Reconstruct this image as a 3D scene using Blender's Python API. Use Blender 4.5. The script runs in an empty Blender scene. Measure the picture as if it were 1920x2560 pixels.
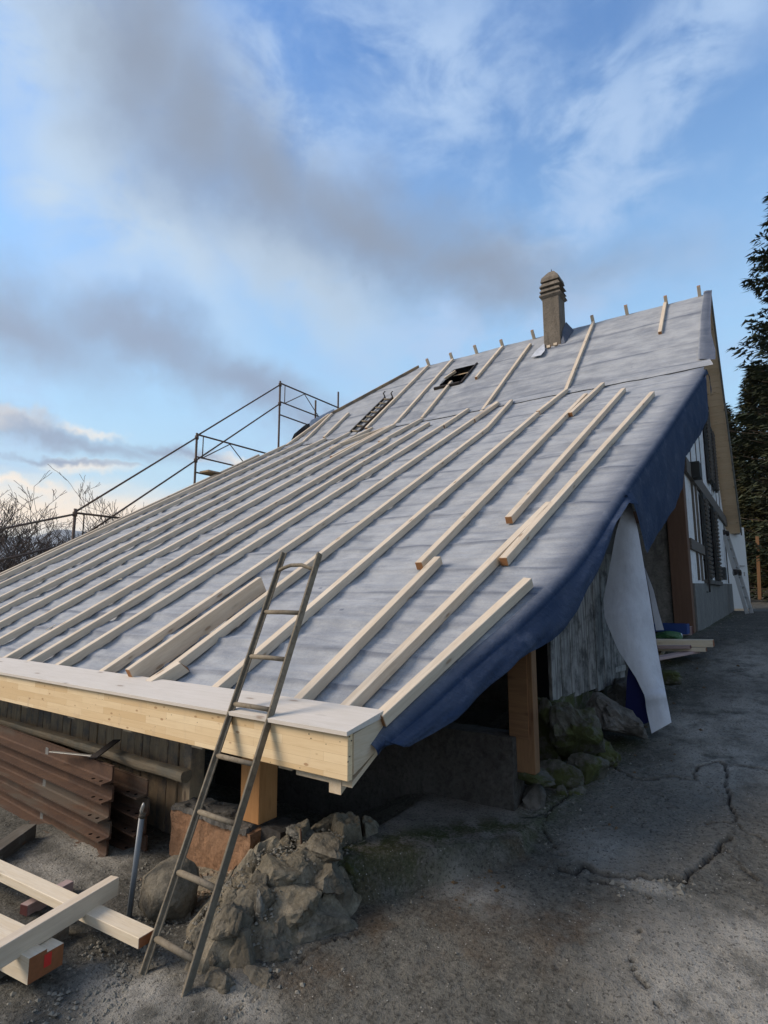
import bpy, bmesh, math, random
import numpy as np
from mathutils import Vector, Matrix, noise as mnoise
random.seed(7); rng = np.random.default_rng(7)
SC = bpy.context.scene; COL = SC.collection
PI = math.pi
# ------------------------------------------------------------------ camera
FPX = 1420.0; CX, CY = 960.0, 1280.0
PITCH = math.atan(205 / FPX)
YAW = math.atan(985 / (FPX * math.cos(PITCH) + 205 * math.sin(PITCH)))
FW = np.array([-math.sin(YAW) * math.cos(PITCH), math.cos(YAW) * math.cos(PITCH), math.sin(PITCH)])
RT = np.array([math.cos(YAW), math.sin(YAW), 0.0]); UPV = np.cross(RT, FW)
cam_d = bpy.data.cameras.new('camera'); cam = bpy.data.objects.new('camera', cam_d); COL.objects.link(cam)
cam.location = (0, 0, 0); cam.rotation_euler = (PI / 2 + PITCH, 0, YAW)
cam_d.sensor_fit = 'VERTICAL'; cam_d.sensor_height = 36; cam_d.lens = FPX / 2560 * 36
cam_d.clip_start = 0.05; cam_d.clip_end = 20000
SC.camera = cam
HAZE = 0.0002
SC.view_settings.view_transform = 'Standard'; SC.view_settings.look = 'None'
SC.view_settings.gamma = 1; SC.view_settings.use_curve_mapping = False
SC.view_settings.exposure = 0.6

def ray(x, y): return FW + RT * (x - CX) / FPX - UPV * (y - CY) / FPX
def onx(X, x, y): r = ray(x, y); return r * (X / r[0])
def ony(Y, x, y): r = ray(x, y); return r * (Y / r[1])
def onz(Z, x, y): r = ray(x, y); return r * (Z / r[2])
S1, C1 = 0.565, -1.901           # lower roof: z = S1*y + C1 (top of battens)
S2 = 0.87; C2 = 6.11 - S2 * 12.67   # upper roof
BH = 0.065                       # batten height
YK = (C1 - C2) / (S2 - S1)       # kink between the two slopes
YR = 12.67
def low(x, y, off=0.0): r = ray(x, y); return r * ((C1 - off) / (r[2] - S1 * r[1]))
def upp(x, y, off=0.0): r = ray(x, y); return r * ((C2 - off) / (r[2] - S2 * r[1]))
def zlow(y): return S1 * y + C1 - BH
def zup(y): return S2 * y + C2 - BH

# ------------------------------------------------------------------ sun and sky
SUN = Vector((-0.66, -0.50, 0.52)).normalized()
sd = bpy.data.lights.new('sun', 'SUN'); sd.energy = 2.8; sd.angle = math.radians(26); sd.color = (1.0, 0.84, 0.68)
so = bpy.data.objects.new('sun', sd); COL.objects.link(so)
so.rotation_euler = (-SUN).to_track_quat('-Z', 'Y').to_euler()
W = bpy.data.worlds.new('World'); SC.world = W; W.use_nodes = True
nt = W.node_tree; nt.nodes.clear()
def N(t, tree=None, **kw):
    n = (tree or nt).nodes.new(t)
    for k, v in kw.items(): setattr(n, k, v)
    return n
out = N('ShaderNodeOutputWorld'); bg = N('ShaderNodeBackground'); bg.inputs[1].default_value = 0.1
nt.links.new(bg.outputs[0], out.inputs[0])
sky = N('ShaderNodeTexSky'); sky.sky_type = 'NISHITA'; sky.sun_disc = False
sky.sun_elevation = math.asin(SUN.z); sky.sun_rotation = math.atan2(SUN.x, SUN.y)
sky.altitude = 700; sky.air_density = 1.0; sky.dust_density = 0.6; sky.ozone_density = 2.0
tc = N('ShaderNodeTexCoord')
def mathn(op, a, b=None, c=None, tree=None, clamp=False):
    t = tree or nt
    n = t.nodes.new('ShaderNodeMath'); n.operation = op; n.use_clamp = clamp
    for i, v in enumerate((a, b, c)):
        if v is None: continue
        if isinstance(v, (int, float)): n.inputs[i].default_value = v
        else: t.links.new(v, n.inputs[i])
    return n.outputs[0]
def mixc(fac, a, b, tree=None, blend='MIX'):
    t = tree or nt
    n = t.nodes.new('ShaderNodeMix'); n.data_type = 'RGBA'; n.blend_type = blend
    for idx, v in ((0, fac), (6, a), (7, b)):
        if isinstance(v, (int, float)): n.inputs[idx].default_value = v
        elif isinstance(v, tuple): n.inputs[idx].default_value = (*v[:3], 1)
        else: t.links.new(v, n.inputs[idx])
    return n.outputs[2]
def ramp01(v, lo, hi, tree=None, smooth=True, to=(0, 1)):
    t = tree or nt
    n = t.nodes.new('ShaderNodeMapRange'); n.interpolation_type = 'SMOOTHSTEP' if smooth else 'LINEAR'
    n.inputs[1].default_value = lo; n.inputs[2].default_value = hi
    n.inputs[3].default_value = to[0]; n.inputs[4].default_value = to[1]
    t.links.new(v, n.inputs[0]); return n.outputs[0]
def noise_w(vec, scale, detail=5, rough=0.55, dist=0.0, sc=(1, 1, 1), loc=(0, 0, 0)):
    m = N('ShaderNodeMapping'); m.inputs['Scale'].default_value = sc; m.inputs['Location'].default_value = loc
    nt.links.new(vec, m.inputs[0])
    n = N('ShaderNodeTexNoise'); n.inputs['Scale'].default_value = scale; n.inputs['Detail'].default_value = detail
    n.inputs['Roughness'].default_value = rough; n.inputs['Distortion'].default_value = dist
    nt.links.new(m.outputs[0], n.inputs[0]); return n
dirv = tc.outputs['Generated']
# cloud directions are warped by noise so that the edges come out ragged
warp = noise_w(dirv, 3.2, 6, 0.6)
wv = N('ShaderNodeVectorMath', operation='SUBTRACT'); nt.links.new(warp.outputs['Color'], wv.inputs[0]); wv.inputs[1].default_value = (0.5, 0.5, 0.5)
ws = N('ShaderNodeVectorMath', operation='SCALE'); nt.links.new(wv.outputs[0], ws.inputs[0]); ws.inputs[3].default_value = 0.26
wa = N('ShaderNodeVectorMath', operation='ADD'); nt.links.new(dirv, wa.inputs[0]); nt.links.new(ws.outputs[0], wa.inputs[1])
wdir = wa.outputs[0]
def blob(px, py, rx, ry, ang, soft=0.35):
    """an elliptical bank of cloud round the direction that pixel looks along (rx, ry in radians)"""
    c = Vector(ray(px, py)).normalized()
    r = c.cross(Vector((0, 0, 1))).normalized(); u = r.cross(c).normalized()
    a = math.radians(ang); ax = r * math.cos(a) + u * math.sin(a); ay = -r * math.sin(a) + u * math.cos(a)
    def dot(v, k=1.0):
        n = N('ShaderNodeVectorMath', operation='DOT_PRODUCT'); nt.links.new(wdir, n.inputs[0]); n.inputs[1].default_value = v * k; return n.outputs['Value']
    u_, v_ = dot(ax, 1 / rx), dot(ay, 1 / ry)
    l2 = mathn('SQRT', mathn('ADD', mathn('MULTIPLY', u_, u_), mathn('MULTIPLY', v_, v_)))
    return mathn('MULTIPLY', ramp01(l2, 1.0, soft), ramp01(dot(c), .3, .5))
def union(lst):
    o = lst[0]
    for b in lst[1:]: o = mathn('MAXIMUM', o, b)
    return o
sep = N('ShaderNodeSeparateXYZ'); nt.links.new(dirv, sep.inputs[0])
elev = sep.outputs[2]
base = mixc(1.0, sky.outputs[0], (1.02, 1.5, 1.85), blend='MULTIPLY')
# paler towards the horizon (thin high haze)
base = mixc(ramp01(elev, 0.80, 0.10), base, (3.2, 5.1, 6.5))
base = mixc(ramp01(elev, 0.30, 0.02, to=(0, .8)), base, (4.9, 6.4, 7.0))
# thin white veil, streaky
n1 = noise_w(dirv, 2.6, 9, 0.6, 0.5, (1.0, 1.0, 2.0))
n1b = noise_w(dirv, 9.0, 8, 0.62, 0.5, (1.0, 1.0, 1.6), (4, 2, 1))
veil = mathn('MULTIPLY', ramp01(mathn('ADD', n1.outputs[0], mathn('MULTIPLY', n1b.outputs[0], .4)), 0.66, 0.90), 0.5)
base = mixc(veil, base, (2.9, 4.1, 6.0))
# brighter banks
nb = noise_w(dirv, 7.0, 8, 0.6, 0.4, (1, 1, 1.7), (3, 1, 2))
br1 = union([blob(150, 60, .26, .20, 0, .0), blob(200, 330, .26, .17, -70, .0), blob(400, 580, .28, .13, -38, .0), blob(720, 670, .34, .10, -14, .0), blob(130, 470, .12, .08, 20, .0)])
br2 = union([blob(1720, 200, .24, .10, 30, .1), blob(1480, 330, .28, .12, 10, .1), blob(1450, 520, .28, .10, 15, .1), blob(1050, 180, .3, .14, -10, .1), blob(1250, 800, .45, .09, 5, .0), blob(700, 250, .28, .16, -20, .1), blob(1000, 900, .4, .07, 5, .0)])
br3 = union([blob(235, 1165, .075, .020, 2, .0), blob(40, 1048, .11, .018, 3, .0), blob(250, 1060, .05, .012, 3, .0), blob(560, 1130, .12, .02, 0, .0), blob(860, 1000, .10, .03, 0, .0), blob(60, 1210, .2, .014, 0, .0)])
base = mixc(mathn('MULTIPLY', mathn('MULTIPLY', br1, ramp01(nb.outputs[0], 0.18, 0.48)), 0.85), base, (3.9, 4.8, 5.7))
base = mixc(mathn('MULTIPLY', mathn('MULTIPLY', br2, ramp01(nb.outputs[0], 0.38, 0.64)), 0.8), base, (3.2, 4.3, 6.0))
base = mixc(mathn('MULTIPLY', mathn('MULTIPLY', br3, ramp01(nb.outputs[0], 0.3, 0.5)), 0.85), base, (7.4, 6.6, 5.6))
# evening glow low over the horizon in the west
gv = N('ShaderNodeVectorMath', operation='DOT_PRODUCT'); nt.links.new(dirv, gv.inputs[0]); gv.inputs[1].default_value = Vector((-0.93, 0.36, 0)).normalized()
glow = mathn('MULTIPLY', ramp01(gv.outputs['Value'], 0.74, 1.0), ramp01(mathn('ABSOLUTE', mathn('SUBTRACT', mathn('ADD', elev, mathn('MULTIPLY', ng_ := noise_w(dirv, 8.0, 5, 0.55, 0.2, (1, 1, 4), (2, 7, 1)).outputs[0], .05)), 0.145)), 0.07, 0.0))
base = mixc(mathn('MULTIPLY', glow, 0.85), base, (9.6, 7.3, 4.9))
# grey banks
ng = noise_w(dirv, 3.4, 7, 0.55, 0.3, (1, 1, 1.6), (9, 4, 1))
core = union([blob(330, 100, .26, .15, -70, -.05), blob(470, 310, .25, .17, -55, -.05), blob(640, 440, .30, .16, -28, -.05), blob(900, 550, .34, .13, -18, -.05), blob(1180, 660, .36, .10, -12, -.1), blob(1500, 700, .30, .08, -3, -.9)])
low_ = union([blob(20, 780, .26, .11, -12, -.0), blob(330, 840, .32, .095, -12, -.0), blob(620, 930, .30, .075, -8, -.0), blob(820, 980, .2, .04, -5, -.0), blob(180, 1085, .24, .030, -5, -.1), blob(420, 1110, .12, .02, -8, -.1), blob(200, 1150, .12, .012, 0, .0)])
g1_ = mathn('MULTIPLY', core, ramp01(ng.outputs[0], 0.06, 0.34)); g2_ = mathn('MULTIPLY', low_, ramp01(ng.outputs[0], 0.10, 0.34))
els = mathn('MULTIPLY', ramp01(noise_w(dirv, 1.7, 7, 0.55, 0.2, (1, 1, 2.2), (5, 5, 5)).outputs[0], 0.36, 0.56), ramp01(sep.outputs[1], 0.15, -0.2))  # unseen clouds behind the camera, added to tone down the blue ambient light
base = mixc(mathn('MULTIPLY', els, 0.9), base, (3.2, 3.05, 3.1))
base = mixc(mathn('MULTIPLY', g1_, 1.0), base, (1.8, 2.22, 2.95))
base = mixc(mathn('MULTIPLY', g2_, 0.95), base, (1.95, 2.5, 3.5))
nt.links.new(base, bg.inputs[0])

# ------------------------------------------------------------------ helpers
WM = {}
def setp(o, world=None, parent=None):
    world = world or Matrix.Identity(4)
    if parent is not None:
        o.parent = parent; o.matrix_parent_inverse = WM[parent.name].inverted()
    o.matrix_basis = world; WM[o.name] = world.copy()
def tag(o, label=None, cat=None, group=None, kind=None):
    if label: o['label'] = label
    if cat: o['category'] = cat
    if group: o['group'] = group
    if kind: o['kind'] = kind
    return o
def thing(name, label, cat, loc=(0, 0, 0), group=None):
    o = bpy.data.objects.new(name, None); COL.objects.link(o); o.empty_display_size = 0.1
    setp(o, Matrix.Translation(Vector(loc))); return tag(o, label, cat, group)
def mkobj(name, verts, faces, m, parent=None, smooth=False, mats=None, fmat=None):
    me = bpy.data.meshes.new(name); me.from_pydata([tuple(map(float, v)) for v in verts], [], [tuple(map(int, f)) for f in faces])
    for mm in (mats or [m]): me.materials.append(mm)
    if fmat is not None: me.polygons.foreach_set('material_index', fmat)
    if smooth: me.polygons.foreach_set('use_smooth', [True] * len(me.polygons))
    me.update(); o = bpy.data.objects.new(name, me); COL.objects.link(o); setp(o, None, parent); return o
def bmobj(name, bm, m, parent=None, world=None, smooth=False):
    me = bpy.data.meshes.new(name); bm.to_mesh(me); bm.free(); me.materials.append(m)
    if smooth: me.polygons.foreach_set('use_smooth', [True] * len(me.polygons))
    o = bpy.data.objects.new(name, me); COL.objects.link(o); setp(o, world, parent); return o
def frame(p0, p1, up=(0, 0, 1)):
    p0, p1 = Vector(p0), Vector(p1); x = (p1 - p0).normalized(); z = Vector(up); z = (z - x * z.dot(x)).normalized(); y = z.cross(x)
    M = Matrix((x, y, z)).transposed().to_4x4(); M.translation = p0; return M, (p1 - p0).length
def boxbm(x0, x1, y0, y1, z0, z1, bev=0.0, bm=None, cuts=0):
    b = bm or bmesh.new()
    r = bmesh.ops.create_cube(b, size=1)
    for v in r['verts']: v.co = Vector(((x0 + x1) / 2 + v.co.x * (x1 - x0), (y0 + y1) / 2 + v.co.y * (y1 - y0), (z0 + z1) / 2 + v.co.z * (z1 - z0)))
    if bev: bmesh.ops.bevel(b, geom=list({e for v in r['verts'] for e in v.link_edges}), offset=bev, segments=1, affect='EDGES')
    return b
def beam(name, p0, p1, w, h, m, parent=None, up=(0, 0, 1), bev=0.003, just=(0, 0)):
    """a squared timber from p0 to p1; just=(0,0): p on the axis; (a,b): shift in half widths"""
    M, L = frame(p0, p1, up)
    bm = boxbm(0, L, (-1 + just[0]) * w / 2, (1 + just[0]) * w / 2, (-1 + just[1]) * h / 2, (1 + just[1]) * h / 2, bev)
    return bmobj(name, bm, m, parent, M)
def box(name, a, b, m, parent=None, bev=0.004):
    c = (Vector(a) + Vector(b)) / 2; d = Vector(b) - Vector(a)
    bm = boxbm(-abs(d.x) / 2, abs(d.x) / 2, -abs(d.y) / 2, abs(d.y) / 2, -abs(d.z) / 2, abs(d.z) / 2, min(bev, abs(d.x) / 3, abs(d.y) / 3, abs(d.z) / 3))
    return bmobj(name, bm, m, parent, Matrix.Translation(c))
def tube_mesh(pts, rad, n=8, verts=None, faces=None, cap=True):
    V = verts if verts is not None else []; Fs = faces if faces is not None else []
    pts = [Vector(p) for p in pts]; k0 = len(V)
    if not hasattr(rad, '__len__'): rad = [rad] * len(pts)
    ref = None
    for i, p in enumerate(pts):
        t = (pts[min(i + 1, len(pts) - 1)] - pts[max(i - 1, 0)]).normalized()
        if ref is None: ref = Vector((0, 0, 1)) if abs(t.z) < .9 else Vector((1, 0, 0))
        a = (ref - t * ref.dot(t)).normalized(); b = t.cross(a); ref = a
        for j in range(n):
            an = 2 * PI * j / n; V.append(tuple(p + (a * math.cos(an) + b * math.sin(an)) * rad[i]))
    for i in range(len(pts) - 1):
        for j in range(n):
            q = k0 + i * n; Fs.append((q + j, q + (j + 1) % n, q + n + (j + 1) % n, q + n + j))
    if cap:
        Fs.append(tuple(k0 + j for j in range(n))[::-1]); q = k0 + (len(pts) - 1) * n; Fs.append(tuple(q + j for j in range(n)))
    return V, Fs
def tube(name, pts, rad, m, parent=None, n=10):
    V, Fs = tube_mesh(pts, rad, n); o = mkobj(name, V, Fs, m, parent)
    o.data.polygons.foreach_set('use_smooth', [len(p.vertices) == 4 for p in o.data.polygons]); return o
def prism(name, poly, axis, a, b, m, parent=None):
    """polygon (list of 2-D points) extruded along axis from a to b"""
    n = len(poly); V = []
    for t in (a, b):
        for p in poly: V.append((t, p[0], p[1]) if axis == 'x' else ((p[0], t, p[1]) if axis == 'y' else (p[0], p[1], t)))
    Fs = [tuple(range(n))[::-1], tuple(range(n, 2 * n))] + [(i, (i + 1) % n, n + (i + 1) % n, n + i) for i in range(n)]
    o = mkobj(name, V, Fs, m, parent)
    bm = bmesh.new(); bm.from_mesh(o.data); bmesh.ops.recalc_face_normals(bm, faces=bm.faces); bm.to_mesh(o.data); bm.free(); return o
def roughbox(name, a, b, m, parent=None, amp=.012, step=.035, sc=7.0):
    bm = bmesh.new(); a, b = Vector(a), Vector(b); c = (a + b) / 2; d = b - a
    bmesh.ops.create_cube(bm, size=1); n = [max(1, int(abs(d[i]) / step)) for i in range(3)]
    for ax in range(3):
        for k in range(1, n[ax]):
            co = Vector((0, 0, 0)); co[ax] = -.5 + k / n[ax]; no = Vector((0, 0, 0)); no[ax] = 1
            bmesh.ops.bisect_plane(bm, geom=bm.verts[:] + bm.edges[:] + bm.faces[:], plane_co=co, plane_no=no)
    for v in bm.verts:
        p = Vector((v.co.x * d.x, v.co.y * d.y, v.co.z * d.z)); w = p + c
        v.co = p + mnoise.noise_vector(w * sc) * amp + mnoise.noise_vector(w * sc * 3.3) * amp * .5
    return bmobj(name, bm, m, parent, Matrix.Translation(c))
# numpy value noise ---------------------------------------------------------
_T = rng.random((256, 256))
def vn(x, y):
    xi = np.floor(x).astype(int); yi = np.floor(y).astype(int); fx = x - xi; fy = y - yi
    fx = fx * fx * (3 - 2 * fx); fy = fy * fy * (3 - 2 * fy)
    a = _T[xi & 255, yi & 255]; b = _T[(xi + 1) & 255, yi & 255]; c = _T[xi & 255, (yi + 1) & 255]; d = _T[(xi + 1) & 255, (yi + 1) & 255]
    return (a * (1 - fx) + b * fx) * (1 - fy) + (c * (1 - fx) + d * fx) * fy
def fbm(x, y, o=4, g=.5):
    s = 0; a = 1; t = 0
    for i in range(o): s = s + a * vn(x * 2 ** i + 17 * i, y * 2 ** i + 5 * i); t += a; a *= g
    return s / t
def sst(a, b, x):
    t = np.clip((x - a) / (b - a), 0, 1); return t * t * (3 - 2 * t)

# ------------------------------------------------------------------ materials
class MT:
    def __init__(s, name):
        s.m = bpy.data.materials.new(name); s.m.use_nodes = True; s.t = s.m.node_tree
        s.b = s.t.nodes['Principled BSDF']; s.L = s.t.links.new
        s.tc = s.t.nodes.new('ShaderNodeTexCoord'); s.oi = None
    def co(s, scale=(1, 1, 1), rnd=0.0, src='Object'):
        m = s.t.nodes.new('ShaderNodeMapping'); m.inputs['Scale'].default_value = scale
        s.L(s.tc.outputs[src], m.inputs[0])
        if rnd:
            if not s.oi: s.oi = s.t.nodes.new('ShaderNodeObjectInfo')
            c = s.t.nodes.new('ShaderNodeVectorMath'); c.operation = 'ADD'
            q = mathn('MULTIPLY', s.oi.outputs['Random'], rnd, tree=s.t)
            cb = s.t.nodes.new('ShaderNodeCombineXYZ'); s.L(q, cb.inputs[0]); s.L(q, cb.inputs[1]); s.L(q, cb.inputs[2])
            s.L(m.outputs[0], c.inputs[0]); s.L(cb.outputs[0], c.inputs[1]); return c.outputs[0]
        return m.outputs[0]
    def noise(s, vec, scale, detail=4, rough=.55, dist=0.0):
        n = s.t.nodes.new('ShaderNodeTexNoise'); n.inputs['Scale'].default_value = scale; n.inputs['Detail'].default_value = detail
        n.inputs['Roughness'].default_value = rough; n.inputs['Distortion'].default_value = dist; s.L(vec, n.inputs[0]); return n.outputs[0]
    def vor(s, vec, scale, feature='F1', out=0):
        n = s.t.nodes.new('ShaderNodeTexVoronoi'); n.feature = feature; n.inputs['Scale'].default_value = scale; s.L(vec, n.inputs[0]); return n.outputs[out]
    def r(s, v, a, b, smooth=True, to=(0, 1)): return ramp01(v, a, b, s.t, smooth, to)
    def mix(s, f, a, b, blend='MIX'): return mixc(f, a, b, s.t, blend)
    def mul(s, a, b): return mathn('MULTIPLY', a, b, tree=s.t)
    def mx(s, a, b): return mathn('MAXIMUM', a, b, tree=s.t)
    def add(s, a, b): return mathn('ADD', a, b, tree=s.t)
    def attr(s, name):
        n = s.t.nodes.new('ShaderNodeAttribute'); n.attribute_name = name; return n.outputs['Fac']
    def col(s, c): 
        if isinstance(c, tuple): s.b.inputs['Base Color'].default_value = (*c, 1)
        else: s.L(c, s.b.inputs['Base Color'])
        return s
    def rough(s, v, metal=0.0, spec=0.5):
        s.b.inputs['Roughness'].default_value = v if isinstance(v, (int, float)) else 0.5
        if not isinstance(v, (int, float)): s.L(v, s.b.inputs['Roughness'])
        s.b.inputs['Metallic'].default_value = metal; s.b.inputs['Specular IOR Level'].default_value = spec; return s
    def bump(s, h, strength=.3, dist=.01):
        n = s.t.nodes.new('ShaderNodeBump'); n.inputs['Strength'].default_value = strength; n.inputs['Distance'].default_value = dist
        s.L(h, n.inputs['Height']); s.L(n.outputs[0], s.b.inputs['Normal']); return s

def wood(name, c1, c2, knot=(.22, .11, .05), grain=1.0, axis='x', knots=True, rough=.75, weather=None, end=None):
    M = MT(name)
    sc = {'x': (1.2, 14, 14), 'y': (14, 1.2, 14), 'z': (14, 14, 1.2)}[axis]
    v = M.co(sc, 37.0); g = M.noise(v, 3.0, 6, .6, .6); g2 = M.noise(v, 11.0, 3, .6, .2)
    c = M.mix(M.r(g, .3, .7), c1, c2)
    c = M.mix(M.mul(M.r(g2, .45, .75), .3 * grain), c, tuple(x * .62 for x in c1))
    pc = M.noise(M.co((.8, .8, .8), 19.0), 1.3, 3); c = M.mix(M.mul(M.r(pc, .4, .7), .35), c, tuple(min(1, x * 1.12) for x in c2))
    if knots:
        ks = {'x': (1, 3.2, 3.2), 'y': (3.2, 1, 3.2), 'z': (3.2, 3.2, 1)}[axis]
        kv = M.vor(M.co(ks, 53.0), 3.1); kk = M.r(kv, .125, .075); c = M.mix(M.mul(kk, .8), c, knot)
        kr = M.mul(M.r(kv, .19, .13), .35); c = M.mix(kr, c, tuple(x * .7 for x in c1))
    if not M.oi: M.oi = M.t.nodes.new('ShaderNodeObjectInfo')
    c = M.mix(M.mul(M.oi.outputs['Random'], .22), c, tuple(x * .72 for x in c1))
    if weather: c = M.mix(M.r(M.noise(M.co((2, 2, 2), 9.0), 2.2, 6, .7), .42, .66), c, weather)
    if end:   # sawn ends show darker end grain (faces looking along the timber)
        ge = M.t.nodes.new('ShaderNodeNewGeometry'); vt = M.t.nodes.new('ShaderNodeVectorTransform'); vt.vector_type = 'NORMAL'; vt.convert_from = 'WORLD'; vt.convert_to = 'OBJECT'
        M.L(ge.outputs['True Normal'], vt.inputs[0]); sx = M.t.nodes.new('ShaderNodeSeparateXYZ'); M.L(vt.outputs[0], sx.inputs[0])
        e = M.r(mathn('ABSOLUTE', sx.outputs[{'x': 0, 'y': 1, 'z': 2}[axis]], tree=M.t), .6, .8)
        rg = M.noise(M.co((9, 9, 9), 5.0), 5, 3); c = M.mix(e, c, M.mix(rg, end, tuple(x * .6 for x in end)))
    M.col(c).rough(rough, spec=.3).bump(M.add(g, M.mul(g2, .5)), .25, .002); return M.m

m_batten = wood('batten_spruce', (.57, .47, .345), (.67, .58, .455), end=(.36, .17, .07))
m_bside = wood('spruce_side', (.54, .43, .29), (.62, .52, .38), axis='y')
m_loose = wood('loose_spruce', (.66, .56, .40), (.74, .66, .52), end=(.30, .12, .05))
m_edgeboard = wood('eave_top_board', (.60, .55, .47), (.67, .62, .55), knots=True, grain=.6)
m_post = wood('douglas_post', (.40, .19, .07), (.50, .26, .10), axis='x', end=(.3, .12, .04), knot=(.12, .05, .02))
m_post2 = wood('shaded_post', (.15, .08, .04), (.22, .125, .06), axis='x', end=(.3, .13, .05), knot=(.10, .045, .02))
m_old = wood('weathered_board', (.31, .225, .145), (.44, .34, .22), axis='z', weather=(.17, .15, .13), knot=(.07, .05, .04), rough=.9)
m_pole = wood('weathered_pole', (.20, .16, .11), (.30, .25, .17), axis='x', weather=(.16, .15, .12), rough=.9)
m_grey = wood('grey_board', (.20, .20, .19), (.30, .30, .285), axis='z', weather=(.10, .10, .095), knots=False, rough=.9)
m_frame = wood('brown_timber', (.13, .075, .05), (.17, .10, .065), axis='z', knots=False, rough=.8)
m_framex = wood('brown_timber_level', (.14, .085, .06), (.19, .115, .075), axis='y', knots=False, rough=.8)
m_frameg = wood('grey_timber', (.11, .095, .08), (.16, .14, .12), axis='y', knots=False, rough=.85)
m_soffit = wood('soffit_board', (.72, .52, .32), (.80, .62, .42), axis='x', rough=.7)
m_purple = wood('primed_board', (.36, .27, .26), (.44, .34, .32), axis='x', end=(.12, .04, .04))
m_darktim = wood('dark_timber', (.09, .08, .065), (.15, .135, .11), axis='x', weather=(.22, .21, .19), rough=.9)

def glulam():
    M = MT('glulam_fascia')
    bk = M.t.nodes.new('ShaderNodeTexBrick'); bk.offset = .43; bk.offset_frequency = 2
    mp = M.t.nodes.new('ShaderNodeMapping'); M.L(M.tc.outputs['Object'], mp.inputs[0]); mp.inputs['Rotation'].default_value = (PI / 2, 0, 0)
    M.L(mp.outputs[0], bk.inputs[0]); bk.inputs['Scale'].default_value = 1.0; bk.inputs['Brick Width'].default_value = .46; bk.inputs['Row Height'].default_value = .041
    bk.inputs['Mortar Size'].default_value = .0006; bk.inputs['Bias'].default_value = 0.0
    bk.inputs['Color1'].default_value = (.66, .48, .26, 1); bk.inputs['Color2'].default_value = (.82, .66, .42, 1); bk.inputs['Mortar'].default_value = (.52, .37, .2, 1)
    v = M.co((1.5, 14, 20)); g = M.noise(v, 3.2, 6, .6, .5)
    c = M.mix(M.mul(M.r(g, .4, .75), .32), bk.outputs[0], (.56, .38, .19))
    kv = M.vor(M.co((1.0, 2.0, 2.2)), 8.5); kk = M.r(kv, .16, .09); c = M.mix(M.mul(kk, .75), c, (.33, .17, .075))
    kv2 = M.vor(M.co((1.0, .4, 1.4)), 17.0); c = M.mix(M.mul(M.r(kv2, .085, .05), .7), c, (.16, .10, .06))
    st = M.noise(M.co((3, 3, 1.2)), 3.0, 4); c = M.mix(M.mul(M.r(st, .58, .72), .3), c, (.48, .36, .24))
    M.col(c).rough(.6, spec=.35).bump(g, .15, .001); return M.m
m_glulam = glulam()

def membrane():
    M = MT('roof_membrane')
    v = M.co(); a = M.attr('frost_shade')  # frost cover, with the shade of the creases painted into it
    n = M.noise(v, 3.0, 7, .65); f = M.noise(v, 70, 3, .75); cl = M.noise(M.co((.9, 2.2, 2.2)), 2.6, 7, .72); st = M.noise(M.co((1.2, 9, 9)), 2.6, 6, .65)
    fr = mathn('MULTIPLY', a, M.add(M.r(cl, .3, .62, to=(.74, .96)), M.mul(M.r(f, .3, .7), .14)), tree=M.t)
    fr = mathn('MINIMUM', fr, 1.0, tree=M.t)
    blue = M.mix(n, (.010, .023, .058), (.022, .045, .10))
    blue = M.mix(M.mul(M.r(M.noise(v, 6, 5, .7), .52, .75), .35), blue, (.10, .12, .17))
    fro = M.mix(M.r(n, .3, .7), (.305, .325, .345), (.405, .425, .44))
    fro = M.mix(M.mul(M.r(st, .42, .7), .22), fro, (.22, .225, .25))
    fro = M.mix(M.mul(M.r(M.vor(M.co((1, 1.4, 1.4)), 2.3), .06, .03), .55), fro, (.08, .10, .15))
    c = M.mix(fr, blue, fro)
    M.col(c).rough(.85, spec=.15).bump(M.add(M.mul(f, .25), M.add(M.noise(M.co((1.4, 11, 11)), 2.6, 5, .55), M.mul(M.noise(M.co((2.5, 3, 3)), 4, 5, .6), .5))), .75, .016); return M.m
m_memb = membrane()
M = MT('membrane_back'); M.col(M.mix(M.r(M.noise(M.co((2, 2, 1)), 3, 6, .7), .35, .7), M.mix(M.noise(M.co(), 110, 3, .7), (.46, .50, .56), (.60, .64, .69)), (.42, .45, .50))).rough(.9, spec=.1).bump(M.noise(M.co((4, 4, 1.2)), 3, 4), .5, .02); m_white = M.m
M = MT('membrane_printed'); M.col(M.mix(M.noise(M.co(), 3, 4), (.008, .010, .05), (.014, .018, .07))).rough(.85, spec=.1); m_navy = M.m
M = MT('black_void'); M.col((.008, .008, .008)).rough(1, spec=0); m_void = M.m

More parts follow.
